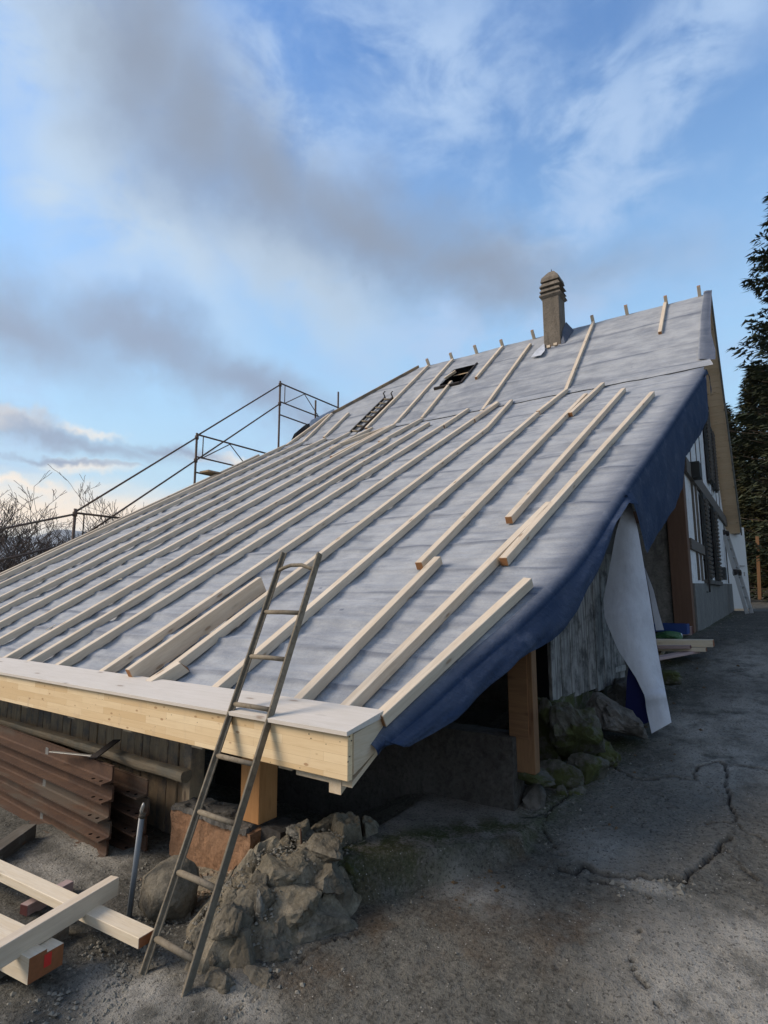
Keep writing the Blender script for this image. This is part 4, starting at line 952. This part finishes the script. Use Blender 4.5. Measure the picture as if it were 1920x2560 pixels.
# ------------------------------------------------------------------ stones
def rock(name, c, size, m, parent=None, seed=0, rough=.12, sub=3, rot=(0, 0, 0), n=14, flat=.0):
    rr = random.Random(seed); bm = bmesh.new()
    for _ in range(n):
        v = Vector((rr.gauss(0, 1), rr.gauss(0, 1), rr.gauss(0, 1))).normalized(); bm.verts.new(v)
    r = bmesh.ops.convex_hull(bm, input=bm.verts); 
    bmesh.ops.delete(bm, geom=[v for v in bm.verts if not v.link_faces], context='VERTS')
    bmesh.ops.triangulate(bm, faces=bm.faces)
    for s_ in range(sub): 
        bmesh.ops.subdivide_edges(bm, edges=bm.edges, cuts=1, use_grid_fill=True)
        if s_ < 2: bmesh.ops.smooth_vert(bm, verts=bm.verts, factor=.18, use_axis_x=True, use_axis_y=True, use_axis_z=True)
    o_ = Vector((seed * 3.1, seed * 1.7, 0))
    for v in bm.verts:
        d = mnoise.fractal(v.co * 1.6 + o_, .9, 2.1, 4) * rough + mnoise.noise(v.co * 7 + o_) * rough * .3
        v.co += v.co.normalized() * d
    E = Matrix.Rotation(rot[2], 4, 'Z') @ Matrix.Rotation(rot[1], 4, 'Y') @ Matrix.Rotation(rot[0], 4, 'X')
    Mx = Matrix.Translation(Vector(c)) @ E
    for v in bm.verts: v.co = Vector((v.co.x * size[0], v.co.y * size[1], v.co.z * size[2]))
    return bmobj(name, bm, m, parent, Mx, smooth=False)
# rubble heap at the end of the old wall: a rough core with stones
RW = thing('rubble_wall', 'broken stump of a rubble stone wall beside the foot of the ladder', 'stone wall', (-2.2, 2.1, -1.6))
hx = axis_lines((-3.15, -1.70, .011)); hy = axis_lines((1.50, 2.85, .011)); AX, AY = np.meshgrid(hx, hy, indexing='ij')
def heap(x, y):
    g = GZ(x, y)
    edge = np.interp(x, [-3.1, -2.9, -2.6, -2.35, -2.15, -2.0, -1.88, -1.80, -1.76], [2.38, 2.25, 2.05, 1.78, 1.76, 1.92, 2.10, 2.30, 2.9])
    top = np.interp(x, [-3.15, -2.9, -2.6, -2.45, -2.3, -2.0, -1.90, -1.82, -1.77], [-1.68, -1.62, -1.55, -1.42, -1.31, -1.27, -1.34, -1.44, -1.7])
    t = np.clip((y - edge) / .42, 0, 1); h = g * (1 - t ** .75) + top * t ** .75
    return np.where(y < edge, g - .05, np.maximum(h, g - .05))
hz_ = heap(AX, AY)
cells = [(random.uniform(-3.1, -1.65), random.uniform(1.6, 2.8), random.uniform(-.03, .05)) for _ in range(55)]
D1_ = np.full(AX.shape, 9.); D2_ = np.full(AX.shape, 9.); HH = np.zeros(AX.shape); wx = .05 * (fbm(AX * 9, AY * 9, 3) - .5)
for cxx, cyy, hh in cells:
    d = np.hypot(AX + wx - cxx, (AY - wx - cyy) * 1.15); c2 = d < D1_
    D2_ = np.where(c2, D1_, np.minimum(D2_, d)); HH = np.where(c2, hh, HH); D1_ = np.where(c2, d, D1_)
gap = np.clip((D2_ - D1_) / .03, 0, 1)
inside = np.clip((hz_ - GZ(AX, AY) + .04) / .22, 0, 1)
hz2 = hz_ + inside * (HH * 1.0 - .10 * (1 - gap) + .08 * (fbm(AX * 14, AY * 14, 4, .6) - .5))
a, b = AX.shape; V = np.stack([AX.ravel(), AY.ravel(), hz2.ravel()], 1); i = np.arange((a - 1) * (b - 1)); q = (i // (b - 1)) * b + i % (b - 1)
o = mkobj('rubble_core', V, np.stack([q, q + b, q + b + 1, q + 1], 1), m_mortar, RW)
at = o.data.attributes.new('gap', 'FLOAT', 'POINT'); at.data.foreach_set('value', ((1 - np.clip((D2_ - D1_) / .022, 0, 1)) * inside).ravel().astype(np.float32))
def onheap(px, py):
    r = ray(px, py); t = 1.0
    for _ in range(3000):
        p = r * t
        if -3.15 < p[0] < -1.6 and 1.5 < p[1] < 2.85 and p[2] < float(heap(np.array(p[0]), np.array(p[1]))): return p
        if p[2] < gz(p[0], p[1]): return p
        t *= 1.002
    return p
sc_ = lambda s: s / FPX
SL = [(790, 2130, 95, 40, 5, m_stone), (745, 2090, 55, 28, 11, m_stonel), (690, 2180, 75, 55, 2, m_mortar), (800, 2195, 70, 48, 3, m_stone), (720, 2260, 85, 75, 7, m_mortar), (640, 2260, 50, 45, 21, m_stone),
      (790, 2340, 115, 72, 9, m_stone), (640, 2275, 0, 0, 0, None), (638, 2272, 27, 55, 31, m_stonel), (560, 2320, 75, 85, 13, m_stone), (600, 2395, 62, 75, 15, m_stone), (680, 2395, 70, 45, 17, m_stone), (540, 2460, 70, 60, 19, m_stone),
      (640, 2450, 60, 35, 23, m_stone), (845, 2240, 36, 60, 25, m_stone), (520, 2150, 45, 30, 27, m_stonel), (600, 2170, 40, 35, 29, m_mortar), (450, 2300, 45, 50, 33, m_stone), (700, 2330, 40, 40, 35, m_stone), (480, 2420, 50, 40, 37, m_stone), (570, 2250, 35, 35, 39, m_mortar), (868, 2165, 34, 25, 41, m_mossy), (560, 2130, 30, 18, 43, m_stone), (515, 2210, 32, 24, 45, m_stonel), (495, 2350, 40, 34, 47, m_mortar), (645, 2200, 34, 26, 49, m_stone), (735, 2160, 44, 22, 51, m_mortar), (770, 2265, 46, 34, 53, m_stone), (655, 2345, 30, 26, 55, m_mortar), (585, 2480, 34, 26, 57, m_stonel), (530, 2400, 30, 26, 59, m_stone)]
for px, py, wx_, wy_, sd_, m in SL:
    if m is None: continue
    p = onheap(px, py); dep = float(np.dot(p, FW)); sx = wx_ * dep / FPX; sz = wy_ * dep / FPX
    rock('stone', Vector(p) + Vector((0, sx * .25, -.01)), (sx, max(sx * .7, .03), sz), m, RW, sd_, rough=.16, rot=(random.uniform(-.3, .1), random.uniform(-.2, .2), random.uniform(-.3, .3)))
p = ony(2.02, 425, 2225)
o = rock('boulder', p, (.185, .15, .165), m_stone, None, 77, rough=.06, n=40, rot=(0, -.25, .1)); tag(o, 'big rounded dark boulder between the grey pipe and the ladder', 'boulder')
o.data.polygons.foreach_set('use_smooth', [True] * len(o.data.polygons))
# stones and block at the foot of the second post
MW = thing('mossy_stone_base', 'mossy stone footing under the streaked wall, right of the second timber post', 'stone wall', (-1.2, 4.2, -1.2))
def rk(px, py, wx_, wy_, Yd, seed, m, dy=.7, rough=.12, n=18, rot=(0, 0, 0)):
    p = ony(Yd, px, py); dep = float(np.dot(p, FW)); return rock('stone', Vector(p), (wx_ * dep / FPX, wx_ * dep / FPX * dy, wy_ * dep / FPX), m, MW, seed, rough, rot=rot, n=n)
rk(1435, 1850, 98, 98, 4.15, 101, m_mossy, .8, .22, 14); rk(1330, 1935, 62, 20, 3.62, 123, m_mossy, .8, .12, 14); rk(1395, 1940, 65, 45, 3.95, 103, m_mossy, .8); rk(1470, 1930, 60, 50, 4.1, 105, m_mossy, .8); rk(1345, 1945, 50, 24, 3.8, 107, m_mossy)
rk(1530, 1810, 80, 90, 4.75, 109, m_conc, .9, .22, 13); rk(1490, 1880, 60, 60, 4.4, 121, m_mossy, .9, .2, 12); rk(1580, 1740, 70, 60, 5.4, 111, m_conc, .9); rk(1440, 1985, 30, 28, 3.9, 113, m_mossy); rk(1405, 1985, 20, 25, 3.85, 115, m_mossy); rk(1365, 1780, 22, 38, 4.1, 119, m_mossy)
rk(1650, 1690, 60, 30, 6.0, 117, m_mossy)
cb = ony(3.62, 1325, 2000)
o = rock('concrete_block', Vector(cb) + Vector((.02, .05, -.02)), (.12, .10, .12), m_conc, None, 131, rough=.05, n=12, rot=(0, 0, .6)); tag(o, 'broken concrete lump at the foot of the second timber post', 'concrete block')
o = rock('pebble', gpt(985, 2265), (.012, .01, .01), m_stonel, None, 141, .05, 1); tag(o, 'single pale pebble lying on the dark driveway edge', 'pebble')
# sticks
p = gpt(606, 2398); q = gpt(700, 2372)
V, Fs = tube_mesh([Vector(p) + Vector((0, 0, .03)), Vector(p).lerp(Vector(q), .5) + Vector((0, 0, .05)), Vector(q) + Vector((0, 0, .05))], [.002, .007, .009], 5)
tag(mkobj('wood_stick', V, Fs, m_loose, None), 'pale pointed sliver of wood at the foot of the rubble wall', 'stick')
# loose gravel, chips and crumbs
def scatter(name, n, fn, size, m, seed, zf=gz, parent=None):
    r = random.Random(seed); V = []; Fs = []
    for _ in range(n):
        x, y = fn(r); s = size * (0.35 + r.random() ** 3 * 1.4); z = zf(x, y); k = len(V); a = r.random() * 6.3
        for dx, dy, dz in ((1, 0, .1), (0, .8, .25), (-1, 0, .15), (0, -.9, .2), (.1, .1, .9), (0, 0, -.4)):
            X_ = (dx * math.cos(a) - dy * math.sin(a)) * s * r.uniform(.7, 1.2); Y_ = (dx * math.sin(a) + dy * math.cos(a)) * s * r.uniform(.7, 1.2); V.append((x + X_, y + Y_, z + dz * s * .8))
        for f in ((0, 1, 4), (1, 2, 4), (2, 3, 4), (3, 0, 4), (1, 0, 5), (2, 1, 5), (3, 2, 5), (0, 3, 5)): Fs.append(tuple(k + i for i in f))
    o = mkobj(name, V, Fs, m, parent); return tag(o, kind='stuff')
M = MT('grit'); M.col(M.mix(M.noise(M.co(), 25, 3), (.09, .085, .07), (.26, .25, .21))).rough(.9); m_grit = M.m
M = MT('wood_chips'); M.col(M.mix(M.noise(M.co(), 30, 3), (.16, .11, .07), (.34, .27, .19))).rough(.9); m_chip = M.m
zfh = lambda x, y: max(gz(x, y), float(heap(np.array(x), np.array(y)))) 
scatter('gravel', 2600, lambda r: (r.uniform(-3.3, 1.3), .9 + 4.6 * r.random() ** 1.3), .0045, m_grit, 3)
scatter('gravel', 1800, lambda r: (r.gauss(-2.35, .35), r.gauss(1.62, .2)), .010, m_grit, 4)
scatter('gravel', 900, lambda r: (r.gauss(-3.0, .4), r.gauss(2.0, .15)), .009, m_grit, 5)
scatter('gravel', 2600, lambda r: (r.uniform(-2.9, -1.85), r.uniform(1.75, 2.6)), .009, m_grit, 14, zfh)
scatter('wood_chips', 900, lambda r: (r.uniform(-3.2, -2.35), 2.33 + .10 * r.gauss(0, 1)), .014, m_chip, 6, zfh)
scatter('gravel', 160, lambda r: tuple(np.array(gpt(1630 + r.gauss(0, 45), 2225 + r.gauss(0, 14))[:2])), .016, m_grit, 8)
scatter('gravel', 250, lambda r: (r.uniform(-1.0, 1.2), r.uniform(8, 15)), .02, m_grit, 9)

scatter('gravel', 1400, lambda r: (r.uniform(-1.6, 1.6), 1.5 + 4.5 * r.random()), .0065, m_grit, 21)
scatter('gravel', 500, lambda r: (-1.15 + .18 * r.gauss(0, 1) + .02 * r.random(), r.uniform(3.2, 7.5)), .010, m_grit, 22)
M = MT('dead_leaves'); M.col(M.mix(M.noise(M.co(), 20, 2), (.06, .035, .018), (.13, .085, .04))).rough(.9); m_leaf = M.m
scatter('dead_leaves', 160, lambda r: (r.gauss(-.95, .22), r.uniform(3.4, 9)), .014, m_leaf, 23)
scatter('dead_leaves', 90, lambda r: (r.uniform(-1.6, -1.2), r.uniform(2.6, 3.3)), .012, m_leaf, 24)
# ------------------------------------------------------------------ loose timbers in the yard, bottom left
def yb(px, py, z): return Vector(onz(z, px, py))
G0 = -1.66
# lower layer first; z is the height of the upper face
def tim(name, pa, pb, z, w, h, m, label, cat='timber', just=(0, -1)):
    a, b = yb(*pa, z), yb(*pb, z); return tag(beam(name, a, b, w, h, m, None, just=just, bev=.002), label, cat)
tim('primed_timber', (60, 2262), (176, 2200), -1.585, .055, .06, m_purple, 'short pinkish primed timber under the crossing beams in the yard')
tim('dark_timber', (-60, 2155), (75, 2060), -1.56, .09, .09, m_darktim, 'dark old timber lying at the left edge under the steel stack')
tim('dark_timber', (-60, 2175), (20, 2115), -1.60, .08, .07, m_darktim, 'lower dark old timber at the far left edge of the yard')
tim('brown_bearer', (-40, 2400), (160, 2290), -1.56, .09, .09, m_darktim, 'dark brown bearer supporting the fresh timbers in the yard', 'bearer')
tim('spruce_timber', (-140, 2100), (368, 2334), -1.50, .085, .045, m_loose, 'long fresh spruce timber running to the pipe under the crossing beam')
T = thing('rebated_timber', 'fresh timber with a stepped rebate, red mark and knot on its sawn end', 'timber', (-3, 1.5, -1.6))
a, b = yb(-260, 2190, -1.50), yb(118, 2372, -1.50); M4, L4 = frame(a, b)
bm = bmesh.new(); poly = [(-.075, -.10), (-.075, 0), (.0, 0), (.0, -.014), (.075, -.014), (.075, -.10)]
vv = [[bm.verts.new((x, p[0], p[1])) for p in poly] for x in (0, L4)]
bm.faces.new(vv[0]); bm.faces.new(vv[1][::-1])
for k in range(6): bm.faces.new((vv[0][k], vv[0][(k + 1) % 6], vv[1][(k + 1) % 6], vv[1][k]))
bmesh.ops.recalc_face_normals(bm, faces=bm.faces); bmobj('body', bm, m_loose, T, M4)
M = MT('red_spray_mark'); M.col((.55, .03, .02)).rough(.7); m_red = M.m
bm = boxbm(L4 + .0002, L4 + .0014, -.01, .022, -.07, -.02, 0); bmobj('red_mark', bm, m_red, T, M4)
V, Fs = tube_mesh([Vector((0, 0, 0)), Vector((0, 0, .0012))], .013, 10); M = MT('knot_mark'); M.col((.07, .05, .045)); ob = mkobj('knot', V, Fs, M.m, T); ob.matrix_basis = M4 @ Matrix.Translation((L4 - .12, -.035 + .07, -.0142)); 
o = tim('crossing_timber', (-120, 2430), (288, 2190), -1.425, .055, .085, m_batten, 'squared timber lying diagonally across the other fresh timbers in the yard')

# ------------------------------------------------------------------ things by the gable
T = thing('board_stack', 'small stack of fresh boards lying on the drive by the gable', 'boards', (-1.0, 7.4, gz(-1, 7.4)))
def bd(a, b, w, h, m, Y): pa, pb = ony(Y, *a), ony(Y, *b); beam('board', pa, pb, w, h, m, T)
bd((1600, 1606), (1784, 1608), .16, .075, m_loose, 7.35); bd((1600, 1622), (1766, 1624), .12, .04, m_loose, 7.25); bd((1600, 1618), (1727, 1617), .10, .035, m_purple, 7.15)
pa, pb = ony(6.6, 1620, 1650), ony(7.3, 1740, 1628); beam('board', pa, pb, .10, .03, m_purple, T)
beam('bearer', (-1.2, 7.0, gz(-1.2, 7.0) + .02), (-1.2, 7.6, gz(-1.2, 7.6) + .02), .08, .08, m_old, T)
p = ony(7.7, 1670, 1590); M = MT('green_sack'); M.col(M.mix(M.r(M.noise(M.co(), 9, 4), .45, .6), (.02, .09, .03), (.05, .13, .05))).rough(.5); m_green = M.m
o = rock('green_sack', p, (.20, .12, .065), m_green, None, 151, .06, 2, n=30); tag(o, 'green and white plastic sack lying behind the board stack', 'sack')
p = ony(7.8, 1696, 1590); o = rock('white_sack', p, (.05, .10, .06), m_white, None, 153, .08, 2, n=24); tag(o, 'small white sack end beside the green sack', 'sack')
p = ony(8.1, 1675, 1571); M = MT('blue_crate_plastic'); M.col((.012, .045, .19)).rough(.4); m_blue = M.m
T = thing('blue_crate', 'blue plastic crate standing below the corner post of the house', 'crate', Vector(p) - Vector((0, 0, .05)))
for dx, dy, sx, sy in ((0, -.13, .2, .008), (0, .13, .2, .008), (-.2, 0, .008, .13), (.2, 0, .008, .13)): box('side', Vector(p) + Vector((dx - sx, dy - sy, -.06)), Vector(p) + Vector((dx + sx, dy + sy, .06)), m_blue, T, .002)
box('bottom', Vector(p) + Vector((-.19, -.12, -.06)), Vector(p) + Vector((.19, .12, -.05)), m_blue, T, .002)
p = ony(8.0, 1660, 1579); tag(box('flat_tray', Vector(p) - Vector((.25, .15, .012)), Vector(p) + Vector((.16, .1, .0)), m_irond, None, .003), 'flat dark tray lying over the green sack', 'tray')
# aluminium multi-purpose ladder folded and leaning against the wall
T = thing('folding_ladder', 'aluminium folding ladder with round hinges leaning by the white door', 'ladder', (-.72, 15.7, gz(-.7, 15.7)))
pt, pb = ony(15.6, 1808, 1330), ony(14.6, 1868, 1535)
pt, pb = Vector(pt), Vector(pb); off = Vector((.055, .30, 0))
for sx in (0, 1):
    beam('rail', pt + off * sx, pb + off * sx * 1.3, .03, .075, m_alu, T, up=(1, 0, .2))
for k in range(8): t = (k + .7) / 8.3; tube('rung', [pt.lerp(pb, t), (pt + off).lerp(pb + off * 1.3, t)], .017, m_alu, T, 8)
for t in (.01, .52):
    for sx in (0, 1):
        c = (pt + off * sx).lerp(pb + off * sx * 1.3, t); tube('hinge', [c - Vector((.03, .01, 0)), c + Vector((.03, .01, 0))], .075, m_irond, T, 14)
for k in range(7):
    for s in (-1, 1):
        c = pt.lerp(pb, .08 + k * .13) + Vector((.018, -.045, 0)) + Vector((.012 * s, 0, 0)); 
# wooden pole at the far right
T0 = onx(-.45, 1898, 1482)
yb_ = 20.5; a = ony(yb_, 1898, 1482); b = ony(yb_, 1893, 1340)
tag(beam('wooden_stake', Vector(a) - Vector((0, 0, .2)), Vector(b), .09, .09, m_post2, None, up=(0, 1, 0)), 'pale wooden stake standing before the dark conifers', 'stake')

# ------------------------------------------------------------------ conifers
M = MT('spruce_needles'); nn_ = M.noise(M.co(), 1.3, 3); M.col(M.mix(M.r(nn_, .3, .7), (.018, .028, .014), (.055, .062, .030))).rough(.8, spec=.2); m_needle = M.m
M = MT('hedge_needles'); nn_ = M.noise(M.co(), .9, 4); M.col(M.mix(M.r(nn_, .35, .65), (.016, .022, .010), (.062, .058, .020))).rough(.8, spec=.2); m_needle2 = M.m
M = MT('bark'); M.col(M.mix(M.noise(M.co((6, 6, 1)), 4, 5), (.045, .035, .028), (.10, .08, .065))).rough(.95, spec=.1); m_bark = M.m
def conifer(name, label, x, y, h, rad, seed, m, levels=34, per=11, dens=1.0, droop=.35, side=None):
    z0 = gz(x, y); r = random.Random(seed); T = thing(name, label, 'conifer tree', (x, y, z0))
    tube('trunk', [(x, y, z0 - .2), (x + .1, y, z0 + h * .5), (x, y, z0 + h)], [.26 * h / 18, .15 * h / 18, .02], m_bark, T, 8)
    V = []; Fs = []; BV = []; BF = []
    for l in range(levels):
        t = (l + r.random() * .6) / levels; z = z0 + h * (.04 + .95 * t)
        R = rad * (1 - t) ** .8 * r.uniform(.82, 1.12) + .15
        for k in range(per):
            a = 2 * PI * (k + r.random() * .8) / per + l * 1.3; rr_ = R * r.uniform(.62, 1.1)
            dirx, diry = math.cos(a), math.sin(a); n = max(4, int(rr_ / .17)); prev = None; bp = []
            for s in range(n + 1):
                q = s / n; px, py = x + dirx * rr_ * q, y + diry * rr_ * q; pz = z - droop * rr_ * q * (1 - .55 * q * q) + .22 * rr_ * max(0, q - .6)
                bp.append(Vector((px, py, pz)))
            tube_mesh(bp[::2] + ([bp[-1]] if n % 2 else []), [.03 * (1 - .8 * i / max(1, len(bp[::2]))) for i in range(len(bp[::2]) + (1 if n % 2 else 0))], 3, BV, BF, cap=False)
            for s in range(1, n + 1):
                q = s / n; c = bp[s]; wd = .38 * (1 - q * .55) * min(1, rr_ / 1.5) + .10
                for side_ in (-1, 1):
                    for j in range(max(1, int(4 * dens))):
                        if r.random() > .95: continue
                        u = r.uniform(.15, 1) * wd * side_; ln = r.uniform(.14, .32)
                        tx = c.x - diry * u + dirx * (abs(u) * .5 + r.uniform(-.1, .1)); ty = c.y + dirx * u + diry * (abs(u) * .5 + r.uniform(-.1, .1)); tz = c.z - abs(u) * .35 - r.uniform(0, .10)
                        d = Vector((dirx * .7 - diry * side_ * .7 + r.uniform(-.4, .4), diry * .7 + dirx * side_ * .7 + r.uniform(-.4, .4), r.uniform(-.55, .25))).normalized()
                        w_ = d.cross(Vector((r.uniform(-1, 1), r.uniform(-1, 1), 1))).normalized() * r.uniform(.028, .058); k0 = len(V); p = Vector((tx, ty, tz + r.uniform(-.16, .16) * (.35 if droop > .3 else 1.6)))
                        V += [tuple(p - w_), tuple(p + w_), tuple(p + d * ln)]; Fs.append((k0, k0 + 1, k0 + 2))
    tag(mkobj('branches', BV, BF, m_bark, T), kind='stuff'); o = mkobj('crown', V, Fs, m, T); tag(o, kind='stuff')
conifer('spruce_tree', 'tall spruce with drooping ragged boughs at the right edge behind the house', 2.75, 23.0, 18.8, 4.7, 5, m_needle, 48, 13, 2.0)
specs = [(.0, 26.5, 8.9, 2.1, 'dark conifer right behind the barge board, left end of the hedge'), (1.7, 26.5, 8.2, 2.3, 'bushy yellowish conifer behind the wooden stake'), (-1.6, 31.0, 8.6, 2.2, 'conifer half hidden behind the house corner'),
         (4.6, 27.0, 9.0, 2.4, 'dark conifer under the tall spruce, at the right edge')]
for k, (x, y, h, rad, lb) in enumerate(specs): conifer('hedge_conifer', lb, x, y, h, rad, 31 + k, m_needle2, 34, 12, 1.3, .25)
for k, (x, y, h) in enumerate(((7.5, 26, 12), (10.5, 28, 13))): conifer('spruce_tree', 'spruce standing right of the picture behind the house, %s' % ('nearer', 'farther')[k], x, y, h, 3.0, 51 + k, m_needle, 24, 10, 1.0)

# ------------------------------------------------------------------ bare trees on the left
m_twig = MT('bare_twig').col((.075, .058, .05)).rough(.9, spec=.1).m
def bare(name, label, x, y, z0, h, seed, spread=.5, stems=5):
    r = random.Random(seed); T = thing(name, label, 'tree', (x, y, z0)); V = []; Fs = []; VT = []; FT = []
    def grow(p, d, L, rad, lev):
        n = 4; pts = [p]; rr_ = [rad]; q = p
        for s in range(n):
            d = (d + Vector((r.gauss(0, .16), r.gauss(0, .16), r.gauss(.05, .10)))).normalized(); q = q + d * L / n; pts.append(q); rr_.append(rad * (1 - .5 * (s + 1) / n))
        (tube_mesh(pts, rr_, 5, VT, FT, cap=False) if lev < 1 else tube_mesh(pts, [max(v, .0075) for v in rr_], 3 if lev > 2 else 4, V, Fs, cap=False))
        if lev >= 5 or L < .16: return
        nb = (5, 4, 3, 3, 2)[lev]
        for _ in range(nb):
            k = r.randint(1, n); a = r.random() * 2 * PI; s = Vector((math.cos(a), math.sin(a), r.uniform(-.1, .7))); grow(pts[k], (d + s * r.uniform(.5, 1.0) * (1.0 + spread * .3)).normalized(), L * r.uniform(.50, .72), rr_[k] * .6, lev + 1)
    for s in range(stems):
        a = 2 * PI * s / stems + r.random(); grow(Vector((x + .3 * math.cos(a), y + .3 * math.sin(a), z0 - .2)), Vector((math.cos(a) * spread, math.sin(a) * spread, 1)).normalized(), h * .48, .085, 0)
    mkobj('trunk', VT, FT, m_bark, T); tag(mkobj('branches', V, Fs, m_twig, T), kind='stuff')
bt = lambda px, Y: ray(px, 1400)[0] / ray(px, 1400)[1] * Y
for k, (px, Y, tp, lb) in enumerate(((20, 8.6, 1275, 'bare fruit tree at the left edge in front of the hills'), (140, 10.5, 1255, 'bare tree with tangled crown left of the scaffold post'), (245, 12.5, 1250, 'bare tree with upswept twigs behind the lowest scaffold post'), (80, 13.0, 1270, 'thin bare tree farther back between the other bare trees'), (290, 16, 1270, 'low bare tree just above the roof edge on the left'))):
    x = bt(px, Y); zt = ray(px, tp)[2] / ray(px, tp)[1] * Y; z0 = gz(x, Y) + .0; bare('bare_tree', lb, x, Y, z0, (zt - z0) * 1.08, 60 + k * 3, .75, 8)

# ------------------------------------------------------------------ evening air
hm = bpy.data.materials.new('evening_air'); hm.use_nodes = True; ht = hm.node_tree; ht.nodes.clear()
ho_ = ht.nodes.new('ShaderNodeOutputMaterial'); pv = ht.nodes.new('ShaderNodeVolumePrincipled'); pv.inputs['Density'].default_value = HAZE; pv.inputs['Color'].default_value = (.86, .92, 1, 1); pv.inputs['Anisotropy'].default_value = .3
ht.links.new(pv.outputs[0], ho_.inputs['Volume'])
hb = bmobj('haze', boxbm(-3100, 3100, -3100, 3100, -190, 380), hm); tag(hb, kind='stuff')
